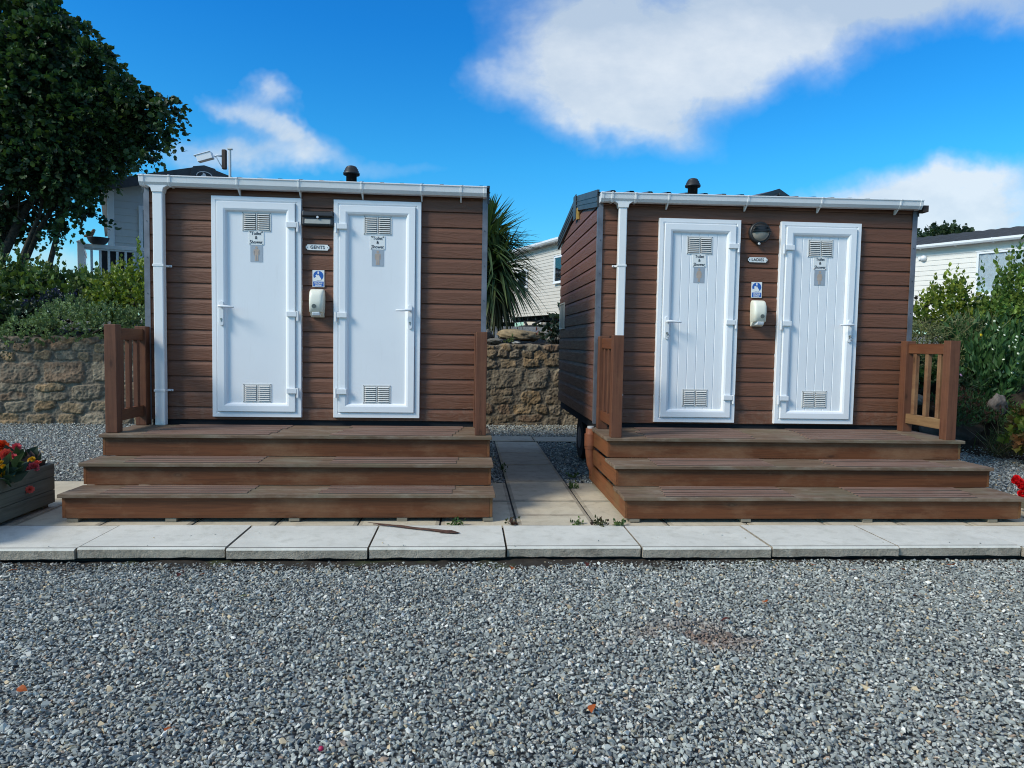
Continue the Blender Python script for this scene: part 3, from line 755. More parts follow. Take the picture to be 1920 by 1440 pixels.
def serif_plate(ori, rz, x, z, w_, h_, word, label):
    t = mounted('name_plate', ori, rz, x, z, label, 'sign', 'name plates of the two cabins')
    n = 5; r = h_*.28; pts = []
    for cx_, cz_, a0 in ((w_/2, h_/2, 180), (-w_/2, h_/2, 270), (-w_/2, -h_/2, 0), (w_/2, -h_/2, 90)):   # notched corners
        arc = [(cx_+r*math.cos(R(a0+90*k/n)), cz_+r*math.sin(R(a0+90*k/n))) for k in range(n+1)]
        pts += arc[::-1]
    mb = MB(); mb.prism_y(pts, -.010, 0); mb.build('plate', M['plate'], t)
    b = MB(); b.prism_y([(a*1.035, c*1.10) for a, c in pts], -.0085, 0); b.build('rim', M['ink'], t)
    text_mesh(word, h_*.80, M['ink'], 'lettering', t, (0, -.0112, 0), .0006, spacing=1.12, squash=.95)
    for sx in (-1, 1): s_ = MB(); s_.cyl((sx*(w_/2-.013), -.0125, 0), (sx*(w_/2-.013), -.009, 0), .0035, n=10); s_.build('screw', M['screw'], t)
serif_plate(L_ORI, L_RZ, 1.400, 2.064, .196, .048, 'GENTS', 'white GENTS name plate on brown boards between two smooth doors')
serif_plate(R_ORI, R_RZ, 1.462, 2.080, .182, .045, 'LADIES', 'white LADIES name plate on brown boards between two planked doors')

def door_sign(ori, rz, x, z, screws, label, gold_label, pz, woman, rusty):
    t = mounted('door_sign', ori, rz, x, z, label, 'sign', 'Toilet and Shower signs on the doors', -.0402)
    mb = MB(); mb.prism_y(rrect(.125, .117, .006), -.0035, 0); mb.build('plate', M['plate'], t)
    for body, dz in (('"Toilet"' if not woman else 'Toilet', .036), ('&', .001), ('Shower', -.036)):
        text_mesh(body, .0385, M['ink'], 'lettering', t, (0, -.0045, dz), .0004, squash=.88)
    for sx in (-1, 1):
        s_ = MB(); s_.cyl((sx*.052, -.0055, .052), (sx*.052, -.003, .052), .003, n=8); s_.build('screw', M['screw'], t)
        s_ = MB(); s_.cyl((sx*.052, -.0055, -.052), (sx*.052, -.003, -.052), .0034, n=8); s_.build('screw', M['rust'] if rusty else M['screw'], t)
    p = mounted('figure_plate', ori, rz, x+.002, pz, gold_label, 'sign', 'silver figure plates on the doors', -.0402)
    mb = MB(); mb.box(-.051, .051, -.002, 0, -.071, .071); mb.build('plate', M['silver'], p)
    f = MB(); yb = -.0032
    f.prism_y([(.0115*math.cos(a), .050+.0115*math.sin(a)) for a in np.linspace(0, 2*math.pi, 17)[:-1]], yb, -.0019)
    if woman:
        f.prism_y([(-.012, .036), (-.019, .030), (-.027, -.004), (-.022, -.006), (-.014, .016), (-.024, -.026), (-.010, -.026), (-.010, -.062), (-.002, -.062), (-.002, -.026), (.002, -.026),
                   (.002, -.062), (.010, -.062), (.010, -.026), (.024, -.026), (.014, .016), (.022, -.006), (.027, -.004), (.019, .030), (.012, .036)], yb, -.0019)
    else:
        f.prism_y([(-.018, .036), (-.024, .030), (-.024, -.014), (-.0175, -.014), (-.0175, .022), (-.0145, .022), (-.0145, -.062), (-.0015, -.062), (-.0015, -.014), (.0015, -.014), (.0015, -.062),
                   (.0145, -.062), (.0145, .022), (.0175, .022), (.0175, -.014), (.024, -.014), (.024, .030), (.018, .036)], yb, -.0019)
    f.build('figure', M['gold'], p)
door_sign(L_ORI, L_RZ, .896, 2.128, 1, 'quoted "Toilet" & Shower sign under the top vent of the gents door nearest the downpipe', 'silver plate with beige male figure on the gents door nearest the downpipe', 1.997, False, False)
door_sign(L_ORI, L_RZ, 1.907, 2.116, 1, 'quoted "Toilet" & Shower sign on the gents door nearest the palm', 'silver plate with beige male figure on the gents door nearest the palm', 1.988, False, False)
door_sign(R_ORI, R_RZ, .911, 2.058, 1, 'unquoted Toilet & Shower sign on the planked ladies door nearest the downpipe', 'silver plate with beige female figure on the ladies door nearest the downpipe', 1.928, True, False)
door_sign(R_ORI, R_RZ, 2.043, 2.060, 1, 'unquoted Toilet & Shower sign with rusty lower screws on the rightmost ladies door', 'silver plate with beige female figure on the rightmost ladies door', 1.930, True, True)

def hand_sign(ori, rz, x, z, label):
    t = mounted('hand_sanitiser_sign', ori, rz, x, z, label, 'sign', 'blue hand sanitiser signs')
    w_, h_ = .099, .143
    mb = MB(); mb.box(-w_/2, w_/2, -.003, 0, -h_/2, h_/2); mb.build('plate', M['plate'], t)
    d = MB(); d.prism_y([(.042*math.cos(a), .0245+.042*math.sin(a)) for a in np.linspace(0, 2*math.pi, 33)[:-1]], -.0040, -.0028); d.build('disc', M['signblue'], t)
    q = MB()
    q.prism_y([(-.036, .004), (-.030, -.008), (-.014, -.0145), (.008, -.016), (.022, -.010), (.026, -.006), (.012, .017), (.002, .034), (-.003, .031), (.002, .017), (-.008, .031), (-.015, .035), (-.018, .031), (-.021, .032), (-.024, .026), (-.019, .014), (-.031, .007)], -.0049, -.0038)
    q.box(-.007, .006, -.0049, -.0038, .041, .060); q.build('hands', M['plate'], t)
    b = MB(); b.box(-w_/2+.006, w_/2-.006, -.0040, -.0028, -h_/2+.005, -.0245); b.build('panel', M['signblue'], t)
    text_mesh('Use hand', .0185, M['plate'], 'lettering', t, (0, -.0046, -.0370), .0005, squash=.95)
    text_mesh('sanitiser', .0185, M['plate'], 'lettering', t, (0, -.0046, -.0545), .0005, squash=.95)
hand_sign(L_ORI, L_RZ, 1.406, 1.801, 'blue and white Use hand sanitiser sign below the GENTS plate')
hand_sign(R_ORI, R_RZ, 1.465, 1.807, 'blue and white Use hand sanitiser sign below the LADIES plate')

def dispenser(ori, rz, x, z, flip, label):
    t = mounted('soap_dispenser', ori, rz, x, z, label, 'dispenser', 'cream soap dispensers')
    me = bmesh.new(); bmesh.ops.create_cube(me, size=1.0)
    o = MB(); hw, hh, dp_ = .062, .098, .105
    # side profile (depth, height): flat back, domed top and front
    secs = [(-.090, .078, .92), (-.086, .100, .96), (.0, .104, 1.0), (.050, .098, 1.0), (.085, .082, .97), (.102, .056, .90), (.108, .020, .80)]
    n = 18; vs = []
    for zz, dd, k in secs:
        for i in range(n):
            a = math.pi*i/(n-1)                       # half-round-cornered plan, back on the wall
            cx_, sy = math.cos(a), math.sin(a)
            e = .38; xx = hw*k*math.copysign(abs(cx_)**e, cx_); yy = -dd*abs(sy)**e
            vs.append((xx, yy, zz))
    m_ = len(secs)
    fs = [(r_*n+i+1, r_*n+i, (r_+1)*n+i, (r_+1)*n+i+1) for r_ in range(m_-1) for i in range(n-1)]
    o.add(vs, fs, 0, True); o.add(vs[:n], [tuple(range(n))], 0); o.add(vs[-n:], [tuple(reversed(range(n)))], 0, True)
    me.free(); o.build('body', M['cream'], t)
    b = MB(); b.prism_x([(0, -.132), (0, -.088), (-.060, -.088), (-.020, -.126)][::1], -.056, .056); b.build('wall_bracket', M['cream'], t, .003)
    nz = MB(); nz.prism_x([(-.030, -.1195), (-.092, -.118), (-.104, -.089), (-.030, -.089)][::-1], -.032, .032); nz.build('push_bar', M['upvc'], t, .006)
    wv = MB(); s_ = -1 if not flip else 1
    wv.cyl((s_*.013, -.1055, -.040), (s_*.013, -.0985, -.040), .0185, n=20); wv.build('sight_glass', M['sight'], t)
dispenser(L_ORI, L_RZ, 1.402, 1.602, False, 'cream soap dispenser on the boards between the gents doors')
dispenser(R_ORI, R_RZ, 1.474, 1.602, True, 'cream soap dispenser on the boards between the ladies doors')

t = mounted('bulkhead_lamp', L_ORI, L_RZ, 1.410, 2.299, 'black rectangular lamp above the GENTS plate', 'wall lamp')
mb = MB(); mb.prism_x([(0, -.062), (-.052, -.062), (-.060, -.050), (-.050, .012), (-.072, .020), (-.066, .054), (-.046, .066), (0, .066)][::-1], -.128, .128); mb.build('housing', M['black'], t, .006)
mb = MB(); mb.prism_x([(-.050, -.046), (-.0635, -.044), (-.0555, -.004), (-.045, -.004)][::-1], -.107, .107); mb.build('lens', M['lens'], t, .003)
mb = MB(); mb.cyl((0, -.058, .010), (0, -.070, .010), .010, n=14); mb.build('sensor', M['sensor'], t)
for sx in (-.116, .116): mb = MB(); mb.cyl((sx, -.064, .058), (sx, -.058, .058), .006, n=8); mb.build('screw', M['screw'], t)
t = mounted('round_lamp', R_ORI, R_RZ, 1.467, 2.325, 'round black lamp with slotted hood above the LADIES plate', 'wall lamp')
def disc_y(mb, prof, mi=0, a0=0.0, a1=2*math.pi, n=32, c=(0, 0)):
    """lathe about the wall's normal: prof of (radius, y)"""
    b0 = []; full = abs(a1-a0-2*math.pi) < 1e-6; k_ = n if full else n+1; vs = []
    for r, y in prof:
        for k in range(k_):
            a = a0+(a1-a0)*k/n; vs.append((c[0]+r*math.cos(a), y, c[1]+r*math.sin(a)))
    fs = [(i*k_+k, i*k_+(k+1) % k_, (i+1)*k_+(k+1) % k_, (i+1)*k_+k) for i in range(len(prof)-1) for k in range(n)]
    mb.add(vs, fs, mi, True)
mb = MB(); disc_y(mb, [(.099, 0), (.099, -.030), (.090, -.040), (.080, -.042), (.078, -.034)]); mb.build('ring', M['black'], t)
mb = MB(); disc_y(mb, [(.079, -.036), (.074, -.052), (.055, -.068), (.030, -.076), (.001, -.078)], 0, math.pi, 2*math.pi); mb.build('lens', M['lensgrey'], t)
mb = MB(); disc_y(mb, [(.082, -.036), (.077, -.055), (.057, -.072), (.031, -.081), (.001, -.083)], 0, -.12, math.pi+.12)
for k in range(4): mb.box(-.082+.006*k, .082-.006*k, -.086+.003*k, -.05, .004+.0135*k, .0085+.0135*k)
mb.build('hood', M['black'], t)
mb = MB(); mb.cyl((-.008, 0, -.098), (-.008, -.035, -.100), .019, n=16); mb.build('sensor_mount', M['black'], t)
mb = MB(); mb.cyl((-.008, -.034, -.102), (-.008, -.046, -.104), .012, .008, n=14); mb.build('sensor', M['sensor'], t)

# camera on its pole behind the left cabin
t = empty('security_camera', (-2.97, 8.95, 0), 0, 'white security camera on a pole behind the gents cabin', 'camera')
k = 8.95/6.6
def cp(x, z): return ((x*k)+2.97, 0, 1.28+(z-1.28)*k)
a = cp(-2.204, 3.0)
mb = MB(); mb.cyl((a[0]+.02, 0, -.02), (a[0]+.02, 0, a[2]), .016, n=12); mb.box(a[0]-.005, a[0]+.05, -.025, .025, a[2]-.002, a[2]+.012); mb.build('pole', M['vent'], t)
mb = MB(); mb.box(a[0]-.075, a[0]-.020, -.028, .028, a[2]-.245, a[2]-.005); mb.build('board', M['brownboard'], t, .012)
mb = MB(); mb.tube([(a[0]-.075, -.02, a[2]-.09), (a[0]-.125, -.03, a[2]-.085), (a[0]-.155, -.035, a[2]-.105)], .012, 8); mb.tube([(a[0]-.07, -.02, a[2]-.22), (a[0]-.10, -.03, a[2]-.17), (a[0]-.135, -.034, a[2]-.10)], .007, 6); mb.build('bracket', M['upvc'], t)
q = MB(); MM = Matrix.Translation((a[0]-.255, -.045, a[2]-.115)) @ Matrix.Rotation(R(-17), 4, 'Y')
q.box(-.10, .085, -.042, .042, -.040, .040, 0, MM); q.box(-.125, .08, -.050, .050, .040, .048, 0, MM); q.build('camera_body', M['upvc'], t, .008)
# ------------------------------------------------------------------ wooden steps with their end rails
def make_steps(ori, rz, x0, x1, ys, zs, yb, grips, feet, rails, label, pale_right):
    t = empty('wooden_steps', ori, rz, label, 'steps')
    rr = random.Random(int(x1*1000)); th = .026; ov = .030; so_ = .036
    backs = [yb, ys[0]+.05, ys[1]+.05]
    for i, (yf, z, ybk) in enumerate(zip(ys, zs, backs)):
        mb = MB(); gps = [MB() for _ in grips]; depth = ybk-yf; nb = max(2, round(depth/.142)); bw = depth/nb
        for k in range(nb):
            a, b = yf+bw*k+(.003 if k else 0), yf+bw*(k+1)-.005
            dz = rr.uniform(-.0015, .0015); e0, e1 = rr.uniform(-.004, .004), rr.uniform(-.004, .004)
            mb.box(x0+e0, x1+e1, a, b, z-th+dz, z+dz)
            for (g0, g1), gp in zip(grips, gps):                               # rough strips let into the boards in front of each door
                s0, s1 = g0+rr.uniform(-.03, .03)+.02*k, g1+rr.uniform(-.02, .02)+.014*k
                for o in ((.30, .70) if k else (.42, .84)): 
                    gp.box(s0, s1, a+bw*o-.022, a+bw*o+.012, z+dz-.002, z+dz+.0050); gp.box(s0-.006, s1+.006, a+bw*o-.036, a+bw*o-.0225, z+dz-.003, z+dz+.0008, 1); gp.box(s0-.006, s1+.006, a+bw*o+.0125, a+bw*o+.017, z+dz-.003, z+dz+.0008, 1)
        tr = mb.build('tread', M['tread'], t, .0035); [gp.build('grip_strip', [M['grip'], M['joint']], tr) for gp in gps]
        zl = zs[i+1]+.004 if i < 2 else .031
        mb = MB(); mb.box(x0+so_, x1-so_, yf+ov, yf+ov+.022, zl, z-th-.0015); mb.build('riser', M['riser'], t, .002)
        for xa, xb in ((x0+so_-.0215, x0+so_-.0005), (x1-so_+.0005, x1-so_+.0215)):
            mb = MB(); yk = (yb-.02 if i == 0 else yb+.02+.04*i)
            mb.box(xa, xb, yf+ov+.001, yk, zl+.003, z-th-.002); mb.build('side_board', M['side'], t, .002)
    for k, xx in enumerate(feet):
        mb = MB(); mb.box(xx, xx+.073, ys[2]+.034, ys[2]+.16, .0045, .0295); mb.build('foot', M['foot'], t, .002)
    for (px, yf, yr, ztop, nbal, zr, inner) in rails:
        pw = .088
        worn = pale_right and px > (x0+x1)/2
        for yy in (yf, yr):
            mb = MB(); mb.box(px, px+pw, yy, yy+pw, zs[0]+.001, ztop+(.004 if yy == yf else 0)); mb.build('post', M['post'], t, .004)
        cx_ = px+pw/2
        for nm, za, zb_, hw in (('handrail', zr-.090, zr, .024), ('bottom_rail', .628-.018+zs[0]-.53, .716-.018+zs[0]-.53, .022)):
            mb = MB(); mb.box(cx_-hw, cx_+hw, yf+pw-.002, yr+.002, za, zb_); mb.build(nm, M['railpale'] if (worn and nm == 'bottom_rail') else M['rail'], t, .003)
        span = yr-yf-pw; bw = .044
        for k in range(nbal):
            yc = yf+pw+span*(k+.5+(.0))/nbal
            mb = MB(); mb.box(cx_-.018, cx_+.018, yc-bw/2, yc+bw/2, .716-.018+zs[0]-.53+.0, zr-.090); mb.build('baluster', M['postpale'] if worn else M['post'], t, .003)
    return t
make_steps(L_ORI, L_RZ, -.093, 2.878, [-.674, -.953, -1.231], [.541, .369, .202], -.030, [(.20, 1.150), (1.640, 2.585)],
           [-.05, .60, 1.435, 2.185, 2.795], [(-.075, -.606, -.105, 1.366, 3, 1.343, 1), (2.745, -.606, -.105, 1.360, 3, 1.338, -1)],
           'three stained wooden steps with end rails below the gents doors', False)
make_steps(R_ORI, R_RZ, -.048, 2.985, [-.772, -1.109, -1.439], [.526, .360, .195], -.030, [(.27, 1.205), (1.700, 2.63)],
           [.005, .83, 1.75, 2.72], [(-.008, -.748, -.170, 1.354, 3, 1.336, 1), (2.842, -.730, -.150, 1.360, 3, 1.338, -1)],
           'three stained wooden steps with a worn right rail below the ladies doors', True)
# a fallen leaf frond and the bits of grit on the slabs
# ------------------------------------------------------------------ rubble retaining wall
def make_wall():
    xs = axis([(-11, -8.4, .06), (-8.4, -4.4, .0125), (-4.4, -.9, .06), (-.9, 2.6, .0115), (2.6, 5.25, .06)])
    zs = np.concatenate([np.arange(-.12, 1.235, .0115), [1.245]]); nx, nz = len(xs), len(zs)
    XX, ZZ = np.meshgrid(xs, zs)
    wx = XX + (fbm(XX*7, ZZ*7, 11)-.5)*.10; wz = ZZ + (fbm(XX*7+40, ZZ*7, 12)-.5)*.08
    best = np.full(XX.shape, 9.0); sid = np.zeros(XX.shape, int); rw = random.Random(11); stones = []
    z = -.10
    while z < 1.26:
        h = rw.uniform(.17, .34) if z < .7 else rw.uniform(.10, .19)
        if z > 1.06: h = .155
        x = -11.0 + rw.uniform(0, .3)
        while x < 5.3:
            w_ = h*rw.uniform(1.0, 2.3); 
            if x > -1 or z > 1.0 or rw.random() < .9:
                if h > .2 and rw.random() < .35:               # two smaller stones in one course
                    for q in (0, 1): stones.append((x+w_/2+rw.uniform(-.02, .02), z+h*(.26+.5*q), w_/2*rw.uniform(.8, 1.0), h/4*1.02, rw.uniform(-.12, .12)))
                else: stones.append((x+w_/2, z+h/2+rw.uniform(-.025, .025), w_/2*rw.uniform(.84, 1.0), h/2*rw.uniform(.86, 1.02), rw.uniform(-.12, .12)))
            x += w_ + rw.uniform(-.01, .05)
        z += h*.96
    cols = []; hs = []
    for k, (sx, sz, a, b, r_) in enumerate(stones):
        pw_ = rw.uniform(2.6, 6.5)
        i0, i1 = np.searchsorted(xs, [sx-a*1.5-.1, sx+a*1.5+.1]); j0, j1 = np.searchsorted(zs, [sz-b*1.5-.1, sz+b*1.5+.1])
        if i1 > i0 and j1 > j0:
            dx = wx[j0:j1, i0:i1]-sx; dz = wz[j0:j1, i0:i1]-sz
            u, v = (dx*math.cos(r_)+dz*math.sin(r_))/a, (dz*math.cos(r_)-dx*math.sin(r_))/b
            d = (np.abs(u)**pw_+np.abs(v)**pw_)**(1/pw_); s_ = best[j0:j1, i0:i1]; m_ = d < s_
            s_[m_] = d[m_]; sid[j0:j1, i0:i1][m_] = k
        t = rw.random(); base = np.array([(.150, .130, .102), (.185, .152, .108), (.125, .115, .098), (.22, .17, .11), (.165, .125, .095), (.20, .185, .155)][rw.randrange(6)])
        cols.append(base*rw.uniform(.75, 1.25)); hs.append(rw.uniform(.014, .036))
    cols, hs = np.array(cols)*np.array([1.5, 1.3, 1.08]), np.array(hs)
    left = sstep(-4, -5, XX)                                   # mortar smeared over the faces on the left
    n1, n2 = fbm(XX*16, ZZ*16, 21), fbm(XX*55, ZZ*55, 22, 3)
    smear = left*.85*sstep(.52, .70, fbm(XX*2.2, ZZ*2.6, 31))
    mask = 1-sstep(.86, .98, best+(n1-.5)*.16)
    tilt = (fbm(XX*3+sid*3.1, ZZ*3, 41)-.5)*.05
    depth = mask*(hs[sid]*(1-.55*smear)+tilt*.6)*(1-.18*np.clip(best, 0, 1)**4) + (n1-.5)*.024 + (n2-.5)*.022 + (fbm(XX*5+sid*7.7, ZZ*5, 44)-.5)*.04*mask
    mort = np.array([.185, .152, .112]); mcol = mort*(.62+.8*n2[..., None]) * np.where(XX > -3, .92, 1.08)[..., None]
    c = cols[sid]*(.45+.9*n1[..., None])*(.55+.9*n2[..., None])
    c = mcol*(1-mask[..., None]) + c*mask[..., None]
    c = c*(1-.65*smear[..., None]) + mcol*.65*smear[..., None]
    lich = sstep(.62, .72, fbm(XX*9, ZZ*9, 51)); c = c*(1-.35*lich[..., None])+np.array([.30, .27, .20])*.35*lich[..., None]
    YY = wall_y(XX) - depth + .02
    ZZ2 = ZZ + np.where(ZZ > 1.2, (fbm(XX*5, XX*0, 61)-.5)*.07, 0)
    V = [np.stack([XX, YY, ZZ2], -1)]; C = [c]
    topz = ZZ2[-1]
    for yo in (.10, .22, .34):                                 # the rough cap
        V.append(np.stack([xs, wall_y(xs)+yo, topz+.012+(fbm(xs*9, np.full(nx, yo*9), 71)-.5)*.03], -1)[None]); C.append((mort*(.7+.5*vnoise(xs*12, xs*0, 5)[:, None]))[None])
    V.append(np.stack([xs, wall_y(xs)+.36, np.full(nx, .9)], -1)[None]); C.append(C[-1])
    V = np.concatenate(V, 0); C = np.concatenate(C, 0); n_ = V.shape[0]; I = np.arange(n_*nx).reshape(n_, nx)
    F = np.stack([I[:-1, :-1], I[:-1, 1:], I[1:, 1:], I[1:, :-1]], -1).reshape(-1, 4)
    o = np_mesh('stone_wall', V.reshape(-1, 3), F, M['stonewall'], col=C.reshape(-1, 3), smooth=True)
    tag(o, 'rough mortared rubble retaining wall running behind the two cabins', 'wall')
make_wall()

# ------------------------------------------------------------------ garden rocks
def rock(loc, size, seed, colr, label, rz=0.0, sub=4, name='rock'):
    bm = bmesh.new(); bmesh.ops.create_icosphere(bm, subdivisions=sub, radius=1.0)
    V = np.array([v.co[:] for v in bm.verts]); F = np.array([[v.index for v in f.verts] for f in bm.faces]); bm.free()
    r2 = np.random.default_rng(seed)
    for _ in range(11):                                        # chop flats into it
        n = r2.normal(size=3); n /= np.linalg.norm(n); d = r2.uniform(.62, .88); e = V@n - d
        V = V - np.clip(e, 0, None)[:, None]*n*.9
    nz = fbm(V[:, 0]*3+V[:, 2]*2+seed, V[:, 1]*3-V[:, 2]*1.7, seed)-.5; nf = fbm(V[:, 0]*11+V[:, 2]*7, V[:, 1]*11-V[:, 2]*9, seed+1)-.5
    V = V*(1+nz[:, None]*.30+nf[:, None]*.22)
    c = np.array(colr)*(1+nz[:, None]*.9+nf[:, None]*.9)
    c_, s_ = math.cos(rz), math.sin(rz); V = V*np.array(size)
    V = np.stack([V[:, 0]*c_-V[:, 1]*s_, V[:, 0]*s_+V[:, 1]*c_, V[:, 2]], -1)
    o = np_mesh(name, V, F, M['rock'], col=np.clip(c, .01, .8), smooth=True, loc=loc)
    return tag(o, label, 'rock', 'rocks along the wall and bank')
rock((.86, 11.55, 1.41), (.38, .26, .115), 3, (.30, .225, .13), 'broad flat tan boulder lying behind the wall top', .05)
rock((.30, 11.45, 1.39), (.13, .15, .13), 4, (.11, .10, .085), 'grey rounded rock beside the palm trunk')
rock((.44, 11.30, 1.30), (.15, .10, .055), 5, (.16, .15, .13), 'low grey stone in front of the tan boulder')
rock((.78, 11.12, 1.285), (.075, .05, .026), 6, (.42, .41, .37), 'small white stone on the wall top')
rock((1.42, 11.42, 1.36), (.17, .13, .12), 7, (.30, .28, .25), 'pale angular rock under the red tipped shrub')
rock((1.30, 11.72, 1.42), (.12, .10, .09), 9, (.26, .24, .21), 'smaller pale rock behind the red tipped shrub')
rock((1.62, 11.40, 1.33), (.12, .12, .08), 8, (.36, .27, .17), 'tan stone at the foot of the cream caravan')
rock((6.62, 8.72, .12), (.56, .34, .30), 12, (.085, .078, .068), 'large dark grey boulder at the foot of the bank', -.45)
rock((6.78, 8.42, .60), (.15, .12, .15), 13, (.19, .16, .135), 'pink grey lichen covered rock among the succulents', .4)
rock((6.06, 9.05, .60), (.20, .14, .12), 14, (.22, .195, .16), 'tan rock showing behind the worn rail')
rock((5.72, 9.10, .10), (.40, .2, .22), 15, (.07, .063, .055), 'low dark rock under the worn bottom rail', .1)
rock((6.55, 9.0, .72), (.14, .12, .08), 16, (.2, .18, .15), 'small rock above the large dark boulder', .1)

# ------------------------------------------------------------------ static caravans on the terrace
def lap(mb, x0, x1, z0, z1, pitch, y=0.0, d=.014, mi=0):
    z = z0
    while z < z1-.01:
        zt = min(z+pitch, z1)
        mb.add([(x0, y-d, z), (x1, y-d, z), (x1, y-.002, zt), (x0, y-.002, zt), (x0, y, z), (x1, y, z)], [(0, 1, 2, 3), (4, 5, 1, 0)], mi); z += pitch
def frame_box(mb, x0, x1, z0, z1, w_, ya, yb, mi=0):
    mb.box(x0, x1, ya, yb, z0, z0+w_, mi); mb.box(x0, x1, ya, yb, z1-w_, z1, mi); mb.box(x0, x0+w_, ya, yb, z0+w_, z1-w_, mi); mb.box(x1-w_, x1, ya, yb, z0+w_, z1-w_, mi)
def cwindow(van, x0, x1, z0, z1, curtain=True, y=-.055):
    f = MB(); frame_box(f, x0, x1, z0, z1, .055, y-.03, y+.05); f.box(x0-.03, x1+.03, y-.045, y+.0, z1+.002, z1+.02); f.box(x0-.02, x1+.02, y-.05, y+.0, z0-.022, z0-.002)
    fo = f.build('window', M['trimwhite'], van, .006)
    p = MB(); p.box(x0+.056, x1-.056, y-.012, y-.008, z0+.056, z1-.056); p.build('pane', M['glass'] if curtain else M['darkglass'], fo)
    if curtain:
        c = MB(); n = 46; vs = []
        for k in range(n+1):
            xx = x0+.06+(x1-x0-.12)*k/n; yy = y+.012+.010*math.sin(k*1.35)+.004*math.sin(k*3.1)
            vs += [(xx, yy, z0+.06), (xx, yy, z1-.06)]
        c.add(vs, [(2*k, 2*k+2, 2*k+3, 2*k+1) for k in range(n)], 0, True); c.build('curtain', M['curtain'], fo)
def van_wall_x(y0, y1): return y0

def gable_van(loc, rz, hw, zf, ze, za, L, mat, label, emblem, blk, door, pitch=.155):
    """gable faces local -y, ridge runs along +y; z values are world heights"""
    v = empty('static_caravan', loc, rz, label, 'caravan')
    z0 = loc[2]; zf -= z0; ze -= z0; za -= z0
    w_ = MB(); lap(w_, -hw, hw, zf, ze, pitch)
    w_.prism_y([(-hw, ze), (hw, ze), (0, za-.02)], -.004, .05); w_.box(-hw, hw, .051, .09, zf, ze)
    w_.box(-hw, -hw+.04, .05, L, zf, ze); w_.box(hw-.04, hw, .05, L, zf, ze); w_.box(-hw+.04, hw-.04, L-.04, L, zf, ze); w_.box(-hw+.04, hw-.04, .09, L-.04, zf, zf+.05)
    w_.build('wall', mat, v)
    for sx in (-1, 1):
        c = MB(); c.box(sx*hw-.07, sx*hw+.07, -.03, .10, zf, ze-.02); c.build('corner_post', M['trimwhite'], v, .006)
    r = MB(); e = .22
    zz = ze-.05
    for s_ in (-1, 1):
        a = (s_*(hw+e), ze-.03-(za-ze)*e/hw*.4); b = (0, za+.02); t = .09
        vs = [(a[0], -.35, a[1]), (b[0], -.35, b[1]), (b[0], L+.2, b[1]), (a[0], L+.2, a[1]), (a[0], -.35, a[1]+t), (b[0], -.35, b[1]+t), (b[0], L+.2, b[1]+t), (a[0], L+.2, a[1]+t)]
        r.add(vs, [(0, 3, 2, 1), (4, 5, 6, 7), (0, 1, 5, 4), (1, 2, 6, 5), (2, 3, 7, 6), (3, 0, 4, 7)])
        # bargeboard
        vs = [(a[0], -.39, a[1]-.14), (b[0], -.39, b[1]-.14), (b[0], -.352, b[1]-.14), (a[0], -.352, a[1]-.14), (a[0], -.39, a[1]+t+.015), (b[0], -.39, b[1]+t+.015), (b[0], -.352, b[1]+t+.015), (a[0], -.352, a[1]+t+.015)]
        r.add(vs, [(0, 3, 2, 1), (4, 5, 6, 7), (0, 1, 5, 4), (1, 2, 6, 5), (2, 3, 7, 6), (3, 0, 4, 7)])
    ro = r.build('roof', M['darkmetal'], v)
    if blk:
        q = MB(); q.prism_y([(-.32, za-.34), (.32, za-.34), (.25, za+.07), (0, za+.125), (-.25, za+.07)], -.45, -.395); q.prism_y([(-.38, za-.40), (-.30, za-.40), (-.22, za+.04), (-.27, za+.04)], -.46, -.40); q.prism_y([(.30, za-.40), (.38, za-.40), (.27, za+.04), (.22, za+.04)], -.46, -.40)
        q.build('gable_panel', M['darkmetal'], ro, .004)
    else:
        q = MB(); q.prism_y([(-.62, za-.26), (.62, za-.26), (0, za+.02)], -.42, -.395); q.prism_y([(-.05, za-.40), (.05, za-.40), (.05, za), (-.05, za)], -.44, -.421); q.build('gable_panel', M['darkmetal'], ro, .004)
    if emblem:
        q = MB(); disc_ = [(.18*math.cos(a), za-.13+.105*math.sin(a)) for a in np.linspace(0, 2*math.pi, 33)[:-1]]
        inn = [(.162*math.cos(a), za-.13+.09*math.sin(a)) for a in np.linspace(0, 2*math.pi, 33)[:-1]]
        q.prism_y(disc_, -.458, -.4505, 0); q.prism_y(inn, -.4605, -.4585, 1)
        q.prism_y([(-.12, za-.19), (-.02, za-.17), (.03, za-.20), (.12, za-.18), (.05, za-.15), (.02, za-.08), (-.04, za-.055), (-.03, za-.10), (-.08, za-.14)], -.463, -.461, 0)
        q.build('emblem', [M['plate'], M['black']], ro)
    if door:
        x0, x1, zt = door; zt -= z0
        f = MB(); frame_box(f, x0, x1, zf, zt, .09, -.05, -.015); fo = f.build('patio_door', M['trimwhite'], v, .006)
        p = MB(); p.box(x0+.091, x1-.091, -.035, -.028, zf+.091, zt-.091); p.build('pane', M['darkglass'], fo)
    return v
# left: gable towards the viewer
gable_van((-8.47+.9*2.0, 17.19+.44*2.0, 1.9), R(26), 2.0, 2.35, 4.80, 5.36, 9.0, M['sidingwhite'], 'grey white caravan with dark gable roof and oval emblem', True, True, (-1.42, .9, 4.42), .165)
gable_van((8.04-.45*.4, 17.79+.9*.4, 1.85), R(26), 2.0, 2.3, 4.62, 5.28, 8.0, M['sidingpale'], 'caravan with dark pointed gable showing above the ladies cabin roof', False, False, (-1.2, .9, 4.2))

